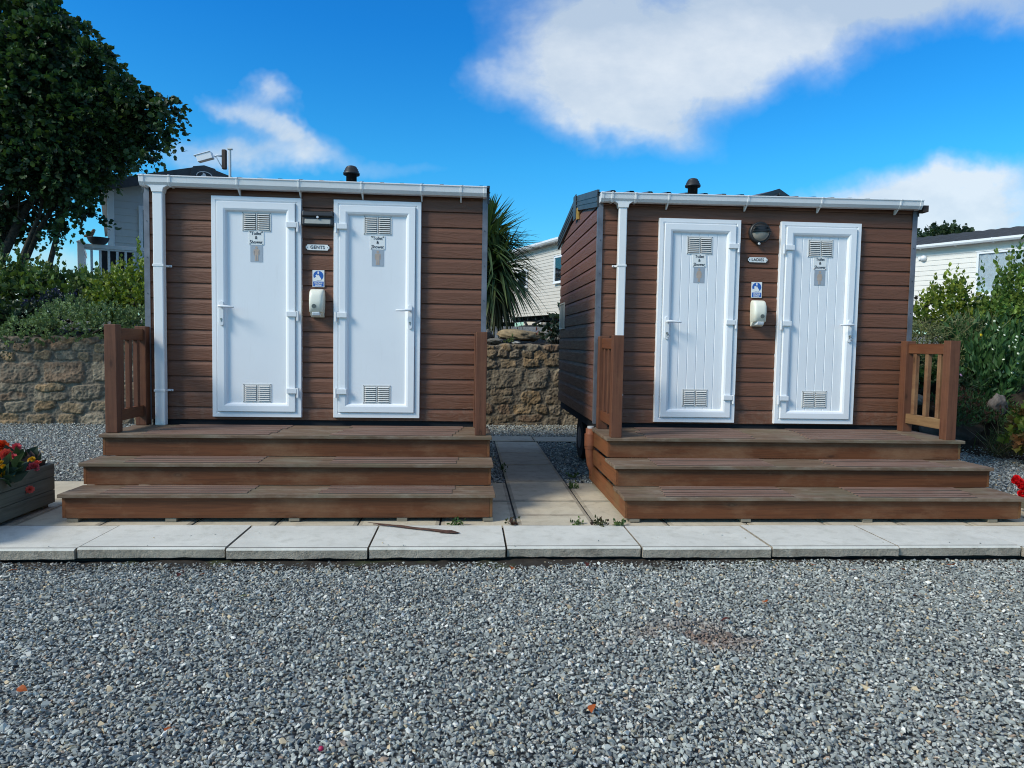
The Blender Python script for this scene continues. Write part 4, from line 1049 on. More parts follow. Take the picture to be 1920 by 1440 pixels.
def side_van(loc, rz, L, zf, ze, zr, mat, label, windows, lamp, skirt, pitch, tiles):
    """long wall faces local -y, runs from x=0 (near) to x=-L"""
    v = empty('static_caravan', loc, rz, label, 'caravan'); z0 = loc[2]; zf -= z0; ze -= z0; zr -= z0; Dp = 3.7
    w_ = MB(); lap(w_, -L, 0, zf, ze, pitch); w_.box(-L, 0, .001, .05, zf, ze); w_.box(-L, -L+.05, .051, Dp, zf, ze); w_.box(-.05, 0, .051, Dp, zf, ze); w_.box(-L+.051, -.051, Dp-.05, Dp, zf, ze); w_.box(-L+.051, -.051, .051, Dp-.051, zf, zf+.06)
    w_.build('wall', mat, v)
    for xx in (-L-.02, -.10):
        c = MB(); c.box(xx, xx+.12, -.035, .06, zf-.01, ze-.02); c.build('corner_post', M['trimwhite'], v, .006)
    r = MB(); n = 34 if tiles else 8; vs = []; m_ = 0
    xs_ = np.linspace(-L-.15, .15, int((L+.3)/.055)+1); rows_ = 14
    prof = lambda x: .022*(abs(math.sin(x*math.pi/.33))**1.3) if tiles else .012*(abs(math.sin(x*math.pi/.3)))
    for k in range(rows_+1):
        for sub in (0, 1):
            t = k/rows_; yy = -.18+(Dp/2+.18)*t; zz = ze+(zr-ze)*t+(.022 if sub else 0)*(1 if tiles else .2)
            vs += [(x, yy+.001*sub, zz+prof(x)) for x in xs_]; m_ += 1
    nx_ = len(xs_); r.add(vs, [(j*nx_+i, j*nx_+i+1, (j+1)*nx_+i+1, (j+1)*nx_+i) for j in range(m_-1) for i in range(nx_-1)])
    r.add([(-L-.15, Dp/2, zr), (.15, Dp/2, zr), (.15, Dp+.18, ze), (-L-.15, Dp+.18, ze), (-L-.15, -.18, ze-.02), (.15, -.18, ze-.02), (.15, .0, ze-.02), (-L-.15, .0, ze-.02)], [(0, 1, 2, 3), (7, 6, 5, 4)])
    for xx in (-L-.16, .10): r.prism_x([(-.18, ze-.06), (Dp/2, zr-.06), (Dp+.18, ze-.06), (Dp+.18, ze+.05), (Dp/2, zr+.06), (-.18, ze+.05)][::1], xx, xx+.06)
    ro = r.build('roof', M['tile'], v)
    g_ = MB(); g_.prism_x([(-.17, ze-.10), (-.27, ze-.10), (-.30, ze-.06), (-.30, ze-.005), (-.17, ze-.005)][::-1], -L-.12, .12); g_.box(-L, 0, -.17, -.01, ze-.075, ze-.045)
    k = -L+.4
    while k < 0: g_.prism_x([(-.17, ze-.13), (-.20, ze-.13), (-.305, ze-.05), (-.305, ze), (-.17, ze)][::-1], k-.015, k+.015); k += .9
    g_.build('gutter', M['trimwhite'], v)
    for a in windows: cwindow(v, a[0], a[1], a[2]-z0, a[3]-z0, a[4])
    if lamp:
        lx, lz = lamp; q = MB(); q.lathe([(.085, 0), (.085, .03), (.075, .06), (.04, .09), (.01, .10)], (0, 0, 0), 18)
        for i, p in enumerate(q.v): q.v[i] = (p[0]+lx, -.014-p[2], p[1]+lz-z0)
        q.box(lx-.14, lx-.06, -.06, -.015, lz-z0-.03, lz-z0+.05); q.build('wall_light', M['trimwhite'], v)
    s_ = MB(); s_.box(-L+.1, -.1, .22, .30, zf-.16, zf-.005); s_.box(-L+.1, -.1, Dp-.4, Dp-.3, zf-.16, zf-.005)
    k = -L+.35
    while k < -.1: s_.box(k, k+.06, .08, Dp-.2, zf-.13, zf-.006); k += .62
    if skirt:
        s_.tube([(-L+1.0, .25, zf-.12), (-L+1.75, .0, .08)], .045, 6); s_.box(-L+1.45, -.4, -.16, .04, .0, .07); s_.tube([(-L+2.6, .2, zf-.12), (-L+2.2, .0, .09)], .04, 6)
    s_.build('chassis', M['void'], v)
    if skirt:
        b = MB(); lap(b, -L-2.0, -L+4, .02, zf-.02, .17, 1.6); b.build('skirting', mat, v)
        b = MB(); b.box(-L-.42, -L-.28, 1.50, 1.585, .01, zf+.6); b.box(-L+2.9, -L+3.04, 1.50, 1.585, .01, zf-.03); b.build('skirting_post', M['trimwhite'], v, .005)
    return v
# middle: runs away to the left; local -x points to the far left corner
d = Vector((1.37-2.74, 24.78-21.01, 0)); az = math.atan2(-d.y, -d.x)
side_van((2.74+.0*d.x+1.8*math.cos(az), 21.01+1.8*math.sin(az), 1.80), az, d.length+1.8, 2.18, 4.43, 4.95, M['siding'], 'cream sided caravan beyond the palm between the two cabins',
         [(-2.02, -.9, 3.12, 3.93, True), (-4.75, -3.98, 3.12, 3.72, True)], None, True, .102, False)
d = Vector((12.57-13.93, 19.13-16.77, 0)).normalized(); az = math.atan2(-d.y, -d.x)
side_van((13.93-d.x*1.6, 16.77-d.y*1.6, 1.6), az, 6.2, 2.15, 4.20, 4.70, M['sidingpale'], 'cream sided caravan with dark tiled roof and curtained window, right of the ladies cabin',
         [(-2.62, -.3, 2.75, 3.88, True)], (-3.98, 3.85), False, .135, True)

gv_ = side_van((2.0, 27.5, 1.85), R(8), 6.0, 2.1, 4.3, 4.8, M['sidingpale'], 'pale caravan mostly hidden behind the palm, beyond the cream one', [(-4.0, -3.0, 2.9, 3.7, True)], None, False, .15, False)

# the raised deck of the left caravan: white balustrade, dark wicker sofa, bowl
t = empty('balustrade', (-8.165, 15.305, 1.9), R(26), 'white balustrade on the raised deck left of the gents cabin', 'railing')
zf = .50
mb = MB(); mb.box(-.055, .065, -.06, .06, -.1, 1.335); mb.box(-.07, .08, -.075, .075, 1.336, 1.36); mb.prism_y([(-.06, 1.361), (.07, 1.361), (.03, 1.38), (-.02, 1.38)], -.06, .06); mb.build('post', M['trimwhite'], t, .004)
mb = MB(); mb.box(.066, 2.9, -.045, .045, 1.235, 1.32); mb.box(.066, 2.9, -.03, .03, 1.20, 1.234); mb.build('handrail', M['trimwhite'], t, .008)
mb = MB(); mb.box(.066, 2.9, -.04, .04, .46, .55); mb.build('bottom_rail', M['trimwhite'], t, .008)
for k in range(17):
    x = .20+k*.158; mb = MB(); mb.box(x-.024, x+.024, -.024, .024, .551, 1.199); mb.build('baluster', M['trimwhite'], t, .004)
mb = MB(); mb.box(-.02, .06, .061, 2.0, 1.2, 1.3); mb.box(-.01, .05, .061, 2.0, .47, .55)
for k in range(10): mb.box(.0, .045, .22+.17*k, .265+.17*k, .551, 1.199)
mb.build('side_rail', M['trimwhite'], t, .004)
t = empty('raised_deck', (-8.165, 15.305, 1.9), R(26), 'raised caravan deck mostly hidden by the hedge below the white balustrade', 'deck')
mb = MB(); mb.box(-.1, 3.2, -.08, 2.2, .36, .44); mb.box(-.1, 3.2, -.10, -.081, .10, .45); mb.build('deck_boards', M['foot'], t)
t = empty('wicker_sofa', (-7.72, 15.83, 2.34), R(26), 'dark wicker sofa behind the white balustrade', 'sofa')
mb = MB(); mb.box(-.28, .36, -.05, .55, .0, .38); mb.build('seat', M['rattan'], t, .02)
mb = MB(); mb.box(-.30, .38, -.16, -.051, .0, .80); mb.build('backrest', M['rattan'], t, .03)
t = empty('bowl_planter', (-7.875, 15.45, 3.225), R(26), 'dark oval bowl standing on the white handrail', 'bowl')
mb = MB(); mb.lathe([(.10, 0), (.14, .01), (.185, .065), (.208, .125), (.215, .138), (.20, .138), (.19, .10), (.10, .06)], (0, 0, 0), 28); mb.build('bowl_body', M['bowl'], t)
def skinned(name, mats, parent, pts, edges, radii, sub=2):
    me = bpy.data.meshes.new(name); me.from_pydata(pts, edges, []); me.materials.append(mats)
    o = bpy.data.objects.new(name, me); COL.objects.link(o); o.parent = parent
    sk = o.modifiers.new('skin', 'SKIN'); sk.use_smooth_shade = True
    if not me.skin_vertices: 
        bm = bmesh.new(); bm.from_mesh(me); bm.verts.layers.skin.verify(); bm.to_mesh(me); bm.free()
    for v_, r in zip(me.skin_vertices[0].data, radii): v_.radius = (r, r)
    me.skin_vertices[0].data[0].use_root = True
    s_ = o.modifiers.new('sub', 'SUBSURF'); s_.levels = sub; s_.render_levels = sub
    return o
t = empty('bird_figurine', (-8.0, 15.385, 3.37), R(26), 'brown bird figurine perched on the left rim of the dark bowl', 'ornament')
o = skinned('bird_body', M['birdbrown'], t, [(.02, 0, .055), (-.05, 0, .03), (-.12, 0, -.005), (.055, 0, .11), (.065, 0, .155), (.10, 0, .155), (.02, 0, .0)],
        [(0, 1), (1, 2), (0, 3), (3, 4), (4, 5), (0, 6)], [.062, .045, .014, .036, .040, .010, .02])
# ------------------------------------------------------------------ foliage: every leaf a small folded blade on a shoot
def unit(v): return v/np.maximum(np.linalg.norm(v, axis=-1, keepdims=True), 1e-6)
LEAF = {  # outline points along the right half: (t along, half width)
    'oval': [(.0, .03), (.30, .36), (.62, .34), (1.0, .0)],
    'round': [(.0, .05), (.28, .52), (.66, .46), (1.0, .0)],
    'lance': [(.0, .03), (.35, .17), (.70, .12), (1.0, .0)],
    'wire': [(.0, .012), (.35, .014), (.7, .010), (1.0, .0)],
    'blade': [(.0, .03), (.30, .055), (.70, .04), (1.0, .0)],
    'lobed': [(.0, .04), (.20, .50), (.42, .28), (.60, .52), (.76, .20), (1.0, .0)]}
def leaves(P, A, N, S, C, shape='oval', fold=.22, droop=.15):
    """P base points, A leaf axis, N leaf normal, S length, C colour -> (V, F, col)"""
    A = unit(A); B = unit(np.cross(N, A)); N = np.cross(A, B)
    o = LEAF[shape]; k = len(o); n = len(P); pts = []
    for t, w_ in o: pts.append(P + A*(S*t)[:, None] - N*(S*droop*t*t)[:, None])                       # midrib
    for sgn in (1, -1):
        for t, w_ in o[1:-1]: pts.append(P + A*(S*t)[:, None] + B*(sgn*S*w_)[:, None] + N*(S*w_*fold - S*droop*t*t)[:, None])
    V = np.stack(pts, 1).reshape(-1, 3); m_ = len(pts); base = np.arange(n)[:, None]*m_
    fs = []
    for s_ in range(2):
        e = lambda i: k + s_*(k-2) + (i-1)                     # edge vertex i
        fs.append([0, e(1), 1, 1] if False else [0, e(1), e(1), 1])
        for i in range(1, k-2): fs.append([i, e(i), e(i+1), i+1])
        fs.append([k-2, e(k-2), e(k-2), k-1])
    tris = []
    for f in fs:
        f2 = []
        for q in f:
            if q not in f2: f2.append(q)
        if len(f2) == 3: tris.append(f2)
        else: tris += [[f2[0], f2[1], f2[2]], [f2[0], f2[2], f2[3]]]
    F = (base[:, :, None] + np.array(tris)[None]).reshape(-1, 3)
    col = np.repeat(C, m_, axis=0)
    return V, F, col
def shoots(r, O, D, length, nl, size, spread, cols, shape='oval', var=.25, updroop=0.0, tipcol=None, start=.1, sizevar=.3, fold=.22, droop=.2):
    """leaves set spirally along straight shoots from O along D"""
    n = len(O); D = unit(D); L = length*r.uniform(.7, 1.25, n)
    t = np.tile(np.linspace(start, 1, nl), (n, 1)) + r.uniform(-.04, .04, (n, nl))
    ref = np.where(np.abs(D[:, 2:3]) > .9, np.array([[1., 0, 0]]), np.array([[0, 0, 1.]]))
    B1 = unit(np.cross(D, ref)); B2 = np.cross(D, B1)
    th = np.arange(nl)[None]*2.4 + r.uniform(0, 6.28, (n, 1)); 
    out = B1[:, None]*np.cos(th)[..., None] + B2[:, None]*np.sin(th)[..., None]
    P = O[:, None] + D[:, None]*(t*L[:, None])[..., None]; P[..., 2] -= updroop*(t*L[:, None])**2
    sp = spread*(1.1-.45*t)
    A = D[:, None]*np.cos(sp)[..., None] + out*np.sin(sp)[..., None]
    A = A + r.normal(0, .16, A.shape)
    N = D[:, None]*np.sin(sp)[..., None] - out*np.cos(sp)[..., None]; N = -N*np.sign(.2+0*N); N = N + np.array([0, 0, .55]) + r.normal(0, .25, N.shape)
    S = size*r.uniform(1-sizevar, 1+sizevar, (n, nl))
    c0 = cols[r.integers(0, len(cols), n)]*r.uniform(1-var, 1+var, (n, 1))
    C = np.repeat(c0[:, None], nl, 1)*r.uniform(.8, 1.2, (n, nl, 1))
    if tipcol is not None: w_ = sstep(.55, 1, t)[..., None]*r.uniform(.3, 1, (n, 1, 1)); C = C*(1-w_) + np.array(tipcol)*w_
    f = lambda a: a.reshape(-1, a.shape[-1]) if a.ndim == 3 else a.reshape(-1)
    return leaves(f(P), f(A), f(N), f(S), f(C), shape, fold, droop)
def join(parts):
    V, F, C = [], [], []; b = 0
    for v, f, c in parts: V.append(v); F.append(f+b); C.append(c); b += len(v)
    return np.concatenate(V), np.concatenate(F), np.concatenate(C)
def shell(r, blobs, dens, inner=.55, up=-.6):
    """points and outward directions through the outer part of a heap of ellipsoids"""
    P, D = [], []
    for (c, rad) in blobs:
        c, rad = np.array(c, float), np.array(rad if hasattr(rad, '__len__') else (rad,)*3, float)
        n = max(6, int(dens*(rad[0]*rad[1]+rad[0]*rad[2]+rad[1]*rad[2])))
        d = unit(r.normal(size=(n, 3))); k = r.uniform(inner**3, 1, n)**(1/3)
        p = c + d*rad*k[:, None]; ok = d[:, 2] > up
        for c2, r2 in blobs:
            r2 = np.array(r2 if hasattr(r2, '__len__') else (r2,)*3, float); e = np.linalg.norm((p-np.array(c2))/r2, axis=1); ok &= e > inner*.86
        P.append(p[ok]); D.append(d[ok])
    return np.concatenate(P), np.concatenate(D)
def cols(*c): return np.array(c, float)
def plant(name, label, cat, loc, group=None): return empty(name, loc, 0, label, cat, group)
def put(t, part, parts, mat='leaf'):
    V, F, C = join(parts); V = V - np.array(t.location)
    return np_mesh(part, V, F, M[mat], parent=t, col=np.clip(C, .002, .9))

# ---- the big dark tree on the left
r = np.random.default_rng(21)
def px(x, y, D): # helper numbers worked out from the camera: a point at depth D for photo position x, y
    v = cw*1300 + cx*(x-960) + cd*(y-720); v = v*(D/1300); return (v.x, v.y, 1.28+v.z)
TB = []
for (x, y, rp, D) in [(10, 70, 105, 13.2), (75, 95, 80, 12.6), (105, 120, 70, 13.6), (165, 170, 62, 13), (-60, 190, 110, 12.4), (60, 200, 120, 12.6), (150, 235, 85, 12.6), (215, 225, 62, 13),
                      (268, 218, 42, 13.2), (300, 208, 26, 13), (255, 252, 38, 13.4), (200, 265, 54, 12.8), (110, 295, 85, 12.4), (20, 285, 90, 12.3), (135, 335, 48, 12.7), 
                      (95, 372, 38, 13.6), (20, 200, 140, 14.6), (150, 260, 90, 14.5), (45, 130, 90, 14.8)]:
    TB.append((px(x, y, D), max(14, rp-17)*D/1300))
rt = random.Random(9)
for (x, y, rp) in [(62, 8, 30), (100, 22, 26), (122, 40, 22), (150, 62, 26), (165, 92, 24), (196, 108, 26), (212, 132, 24), (232, 158, 24), (255, 182, 26), (284, 184, 22), (312, 192, 20), (328, 206, 14), (318, 228, 18), (305, 252, 20), (290, 276, 18), (276, 296, 14), (176, 402, 18), (150, 400, 20), (120, 405, 18), (60, 388, 20), (30, 400, 18), (80, 420, 16), (10, 420, 20), (45, 430, 18), (100, 436, 13), (-10, 400, 40), (45, 400, 22), (120, 425, 12)]:
    TB.append((px(x, y, 12.6+rt.uniform(-.3, .9)), max(8, rp-9)*12.9/1300))
t = plant('broadleaf_tree', 'tall dark green broadleaf tree with several stems at the left edge', 'tree', (-8.45, 12.75, 1.25))
P, D = shell(r, TB, 320, .55, -.85)
Dn = unit(D*.75 + r.normal(0, .42, D.shape) + np.array([0, 0, -.10]))
cl = cols((.013, .036, .017), (.018, .046, .018), (.010, .028, .017), (.028, .058, .018))
big = fbm(P[:, 0]*1.7+P[:, 1], P[:, 2]*1.7, 77)
parts = [shoots(r, P - Dn*.12, Dn, .36, 11, .076, 1.05, cl*1.45, 'round', .5, 1.3, (.06, .10, .025), .12, .35, .2, .4)]
put(t, 'crown', parts)
st = MB(); rr = random.Random(4)
base = Vector((-8.45, 12.75, 1.0))
for i, (x1, y1, D1, rad) in enumerate([(0, 330, 13, .13), (28, 330, 12.7, .12), (55, 320, 13.2, .10), (90, 330, 13, .085), (118, 360, 12.9, .055), (-25, 320, 13, .13), (75, 400, 12.6, .05), (-60, 300, 13.2, .15), (135, 350, 13.1, .05)]):
    e = Vector(px(x1, y1, D1)); b_ = base + Vector((.17*i-.75, .16*(i % 3)-.1, 0)); m1 = b_.lerp(e, .35) + Vector((rr.uniform(-.1, .02), rr.uniform(-.1, .1), .15)); m2 = b_.lerp(e, .7) + Vector((rr.uniform(-.1, .02), 0, .15))
    tip = e + Vector((rr.uniform(-.4, .6), rr.uniform(-.3, .3), 1.0))
    st.tube([b_, m1, m2, e, tip], [rad*1.25, rad, rad*.8, rad*.6, rad*.25], 9)
    for q in range(2):
        a_ = m2.lerp(e, rr.random()); st.tube([a_, a_+Vector((rr.uniform(-.5, .7), rr.uniform(-.4, .4), rr.uniform(.2, .6))), a_+Vector((rr.uniform(-.9, 1.2), rr.uniform(-.6, .6), rr.uniform(.6, 1.1)))], [rad*.4, rad*.3, rad*.12], 6)
for v_i, v_ in enumerate(st.v): st.v[v_i] = (v_[0]+8.45, v_[1]-12.75, v_[2]-1.25)
st.build('trunk', M['bark'], t)

# ---- far tree over the right caravan
t = plant('distant_tree', 'round dark tree crown showing over the tiled caravan roof', 'tree', (23.6, 33.0, 1.9))
P, D = shell(r, [((22.2, 33, 5.3), 1.25), ((23.3, 33, 5.8), 1.35), ((24.4, 33, 5.5), 1.3), ((25.1, 33, 5.6), .8), ((23.6, 33.5, 4.4), 2.1)], 130, .6)
put(t, 'crown', [shoots(r, P, D+r.normal(0, .4, D.shape), .5, 8, .16, 1.0, cols((.026, .05, .02), (.034, .06, .024), (.018, .038, .018)), 'round', .3)])
q = MB(); q.tube([(0, 0, -.2), (.05, 0, 1.5), (.0, 0, 3.0)], [.22, .18, .12], 8); q.build('trunk', M['bark'], t)

# ---- palm between the cabins
t = plant('palm_tree', 'spiky cordyline palm behind the right end of the gents cabin', 'palm', (.18, 12.3, 1.28))
heads = [(.28, 12.30, 2.95, 1.05, 360), (.50, 12.22, 2.55, .90, 330), (.24, 12.42, 3.15, .90, 200), (.16, 12.1, 2.3, .8, 120)]
VV, FF, CC = [], [], []; b = 0
for (hx, hy, hz, sc_, n) in heads:
    for k in range(n):
        az = r.uniform(0, 6.283); el = R(r.uniform(-62, 84)) if k > n*.18 else R(r.uniform(-85, -50)); L = sc_*r.uniform(.82, 1.18); w_ = .031*r.uniform(.8, 1.2)
        d = np.array([math.cos(az)*math.cos(el), math.sin(az)*math.cos(el), math.sin(el)]); side = unit(np.cross(d, [0, 0, 1.]) + 1e-4); segs = 7
        sag = r.uniform(.06, .5)*(.4+math.cos(el))
        cc = np.array([(.055, .095, .036), (.035, .070, .030), (.11, .14, .045), (.075, .115, .042)][r.integers(0, 4)]) if el > R(-45) else np.array([(.09, .085, .03), (.05, .06, .025)][r.integers(0, 2)])
        for i in range(segs+1):
            tt = i/segs; p = np.array([hx, hy, hz]) + d*L*tt + np.array([0, 0, -sag*L*tt**2.2]); ww = w_*min(1, .45+tt*3)*(1-tt**2.4)+.001
            up_ = np.array([0, 0, .35*ww])
            VV += [p-side*ww+up_, p, p+side*ww+up_]; CC += [cc*(.85+.3*tt)]*3
        for i in range(segs):
            o = b+3*i; FF += [[o, o+1, o+4, o+3], [o+1, o+2, o+5, o+4]]
        b += 3*(segs+1)
V = np.array(VV)-np.array(t.location); np_mesh('crown', V, np.array(FF), M['leaf'], parent=t, col=np.array(CC))
q = MB(); q.tube([(0, 0, -.15), (.0, .0, .5), (.02, 0, 1.1), (.02, .0, 1.68)], [.12, .085, .08, .075], 10); q.tube([(.02, 0, .9), (.10, -.05, 1.1), (.16, -.08, 1.26)], [.06, .055, .05], 8); q.tube([(.02, 0, 1.1), (-.06, .08, 1.6), (-.08, .12, 1.92)], [.06, .055, .05], 8); q.tube([(.0, 0, .7), (-.10, -.12, .9), (-.13, -.2, 1.05)], [.06, .055, .05], 8); q.build('trunk', M['bark'], t)
t = empty('storage_bin', (.17, 11.95, 1.30), .1, 'dark plastic bin beside the palm trunk behind the wall', 'bin')
mb = MB(); mb.box(-.2, .2, -.18, .18, 0, .30); mb.build('bin_body', M['bin'], t, .03); mb = MB(); mb.prism_x([(-.19, .302), (.19, .302), (.15, .37), (-.15, .37)], -.21, .21); mb.build('lid', M['bin'], t, .015)

# ---- shrubs along the terrace on the left
def shrub(name, label, loc, blobs, dens, shoot, nl, size, spread, cl, shape, var=.28, tip=None, inner=.6, upb=.5, mat='leaf', group='shrubs on the left terrace', stems=True, seed=1, extra=None, jit=.38, droop=0.0, cat='shrub'):
    r = np.random.default_rng(seed); t = plant(name, label, cat, loc, group)
    P, D = shell(r, blobs, dens, inner); Dn = unit(D*.8 + r.normal(0, jit, D.shape) + np.array([0, 0, upb]))
    parts = [shoots(r, P-Dn*shoot*.4, Dn, shoot, nl, size, spread, cl, shape, var, droop, tip)]
    if extra: parts += extra(r)
    put(t, 'foliage', parts, mat)
    if stems:
        q = MB(); rr = random.Random(seed)
        for k in range(7):
            c, rad = blobs[rr.randrange(len(blobs))]; e = Vector(c)-Vector(loc); q.tube([(rr.uniform(-.12, .12), rr.uniform(-.1, .1), -.08), (e.x*.5+rr.uniform(-.1, .1), e.y*.5, e.z*.5), (e.x, e.y, e.z)], [.025, .018, .008], 6)
        q.build('stem', M['bark'], t)
    return t
def upright(cs, n, h, size, cl, shape='oval', spread=.75, tip=None, nl=16):
    """tall leafy leaders standing out of a bush"""
    def f(r):
        O = np.array([[c[0]+r.normal(0, .05), c[1]+r.normal(0, .05), c[2]] for c in cs for _ in range(n)]); D = np.tile([[0, 0, 1.]], (len(O), 1)) + r.normal(0, .10, (len(O), 3))
        return [shoots(r, O, D, h, nl, size, spread, cl, shape, .2, 0, tip)]
    return f
yg = cols((.19, .25, .032), (.14, .205, .032), (.095, .155, .03), (.23, .28, .04))
mg = cols((.085, .145, .042), (.062, .115, .038), (.11, .17, .048)); dg_ = cols((.022, .048, .025), (.03, .06, .028), (.016, .034, .022))
bg_ = cols((.018, .036, .038), (.014, .028, .034), (.024, .046, .036)); gg = cols((.14, .20, .085), (.105, .16, .07), (.17, .23, .10))
shrub('escallonia_shrub', 'yellow green upright shrub in front of the white balustrade', (-5.75, 12.0, 1.25),
      [((-5.75, 12, 1.95), (.42, .4, .45)), ((-5.40, 12, 2.05), (.38, .4, .50)), ((-5.95, 12, 1.72), (.35, .4, .35)), ((-5.15, 12.1, 1.95), (.4, .4, .5))], 270, .20, 9, .062, .95, yg, 'oval', .3, (.17, .20, .035), seed=31,
      extra=upright([(-5.45, 12, 2.3), (-5.28, 12, 2.2), (-5.85, 12, 2.05), (-5.40, 12.1, 2.15)], 2, .55, .058, yg))
shrub('laurel_hedge', 'mid green hedge below the dark tree at the left edge', (-7.35, 12.3, 1.25),
      [((-7.9, 12.3, 1.95), (.7, .5, .55)), ((-7.2, 12.3, 1.95), (.6, .5, .42)), ((-6.6, 12.3, 1.90), (.5, .45, .38)), ((-6.2, 12.25, 1.8), (.35, .4, .35)), ((-8.6, 12.3, 2.0), (.7, .5, .6))], 190, .24, 9, .085, .95, mg, 'oval', .4, (.10, .14, .03), seed=32,
      extra=upright([(-7.6, 12.3, 2.25), (-6.9, 12.3, 2.1), (-7.9, 12.3, 2.3), (-6.55, 12.3, 2.05), (-6.25, 12.2, 2.0)], 3, .4, .07, mg))
shrub('ceanothus_shrub', 'dark blue green shrub with a few violet flowers on the left terrace', (-6.85, 11.75, 1.25),
      [((-6.9, 11.75, 1.62), (.34, .32, .32)), ((-6.55, 11.75, 1.68), (.36, .3, .30))], 260, .16, 9, .042, .9, bg_, 'oval', .3, (.03, .025, .10), seed=33)
shrub('dark_shrub', 'very dark shrub overhanging the wall at the left edge', (-7.6, 11.35, 1.25),
      [((-7.75, 11.35, 1.55), (.5, .4, .36)), ((-7.2, 11.35, 1.48), (.35, .35, .28)), ((-8.4, 11.4, 1.6), (.5, .4, .4))], 220, .20, 8, .085, .95, dg_, 'oval', .35, (.05, .08, .025), seed=34)
shrub('low_mound_shrub', 'rounded grey green mound shrub spilling over the wall behind the left rail', (-6.0, 11.0, 1.25),
      [((-6.38, 10.62, 1.27), (.42, .36, .27)), ((-5.9, 10.66, 1.38), (.48, .38, .33)), ((-5.4, 10.75, 1.42), (.48, .42, .33)), ((-6.1, 11.1, 1.55), (.4, .4, .30)), ((-4.9, 11.1, 1.45), (.5, .4, .3))], 460, .11, 8, .034, .9, gg, 'round', .25, None, .7, .5, 'matt leaf', seed=35)
shrub('clipped_hedge', 'clipped far hedge under the open sky beside the balustrade post', (-8.4, 14.6, 1.5),
      [((-9.2, 14.6, 2.1), (.9, .4, .66)), ((-8.5, 14.6, 2.1), (.5, .4, .60)), ((-8.0, 14.7, 2.0), (.4, .35, .6)), ((-7.4, 14.6, 1.8), (.5, .35, .5)), ((-6.6, 14.4, 1.8), (.6, .35, .5)), ((-10.2, 14.6, 2.0), (.8, .4, .7))], 150, .14, 7, .06, .9, dg_, 'oval', .3, (.05, .08, .02), seed=36)
shrub('deck_shrub', 'dark small leaved shrub below the balustrade post', (-6.75, 12.8, 1.28),
      [((-6.75, 12.8, 2.05), (.35, .35, .36)), ((-6.2, 12.8, 2.05), (.35, .35, .32)), ((-5.6, 12.7, 1.9), (.5, .35, .4))], 230, .20, 9, .05, .9, mg*.7, 'oval', .3, None, seed=37)

# ---- the small red tipped shrub leaning over the wall between the cabins
r = np.random.default_rng(41)
t = plant('photinia_shrub', 'sparse dark shrub with red young tips leaning over the wall by the ladies cabin', 'shrub', (1.45, 11.15, 1.25), 'shrubs behind the wall')
O = np.array([[1.45+r.normal(0, .10), 11.15+r.normal(0, .06), 1.25+r.uniform(0, .3)] for _ in range(20)]); D = np.stack([r.normal(-.12, .6, 20), r.normal(-.2, .3, 20), r.uniform(-.5, .8, 20)], -1)
put(t, 'foliage', [shoots(r, O, D, .30, 7, .085, .9, cols((.016, .032, .022), (.024, .042, .026), (.012, .024, .018)), 'oval', .2),
                   shoots(r, np.array([[1.30, 11.12, 1.46], [1.12, 11.12, 1.40], [1.42, 11.12, 1.50], [1.36, 11.1, 1.46]]), np.array([[0, 0, 1.], [-.2, 0, 1], [.2, 0, 1], [-.3, 0, .8]]), .10, 5, .06, .7, cols((.16, .028, .018)), 'lance', .2),
                   shoots(r, np.array([[1.60, 11.3, 1.62], [1.62, 11.2, 1.75], [1.58, 11.2, 1.55]]), np.array([[-.4, -.1, .3], [-.5, 0, .5], [-.6, 0, 0]]), .22, 7, .11, .9, cols((.02, .04, .024)), 'oval', .2)])
q = MB()
for k in range(9): q.tube([(0, 0, -.05), (r.uniform(-.15, .1), -.03, .14), (r.uniform(-.35, .15), r.uniform(-.12, 0), r.uniform(.0, .34))], [.010, .008, .004], 5)
q.build('stem', M['bark'], t)
r = np.random.default_rng(42)
for (x, y, z, n, lab) in [(.68, 11.16, 1.27, 9, 'small green weed growing on the wall top behind the white stone'), (-6.42, 10.30, .95, 10, 'dry wispy weed rooted in the face of the left wall')]:
    t = plant('weed', lab, 'weed', (x, y, z)); O = np.tile([[x, y, z]], (n, 1))+r.normal(0, .05, (n, 3)); D = r.normal(0, .5, (n, 3))+np.array([0, -.15, .6])
    put(t, 'foliage', [shoots(r, O, D, .10 if z > 1.2 else .30, 7, .03, .7, cols((.07, .10, .03)) if z > 1.2 else cols((.045, .055, .03), (.09, .075, .05)), 'oval')])

# ---- the planted bank on the right
GR = 'plants on the right bank'
brt = cols((.10, .17, .03), (.075, .14, .03), (.14, .20, .036)); dk = cols((.058, .14, .045), (.042, .105, .04), (.075, .165, .055))
shrub('tall_laurel_shrub', 'tall bright leaved shrub against the curtained window at the right edge', (7.55, 9.6, .9),
      [((7.62, 9.5, 1.62), (.40, .40, .45)), ((8.0, 9.5, 2.0), (.36, .40, .50)), ((8.4, 9.5, 1.9), (.5, .45, .7)), ((7.30, 9.6, 1.5), (.28, .35, .32))], 420, .20, 10, .062, .9, cols((.12, .22, .045), (.085, .17, .04), (.17, .26, .05)), 'oval', .35, (.13, .17, .03), seed=51, group=GR,
      extra=upright([(7.42, 9.5, 1.92), (7.70, 9.5, 2.2), (7.74, 9.5, 2.28), (7.9, 9.5, 2.3), (8.05, 9.5, 2.3), (7.28, 9.6, 1.75), (7.6, 9.4, 1.95)], 3, .55, .062, brt))
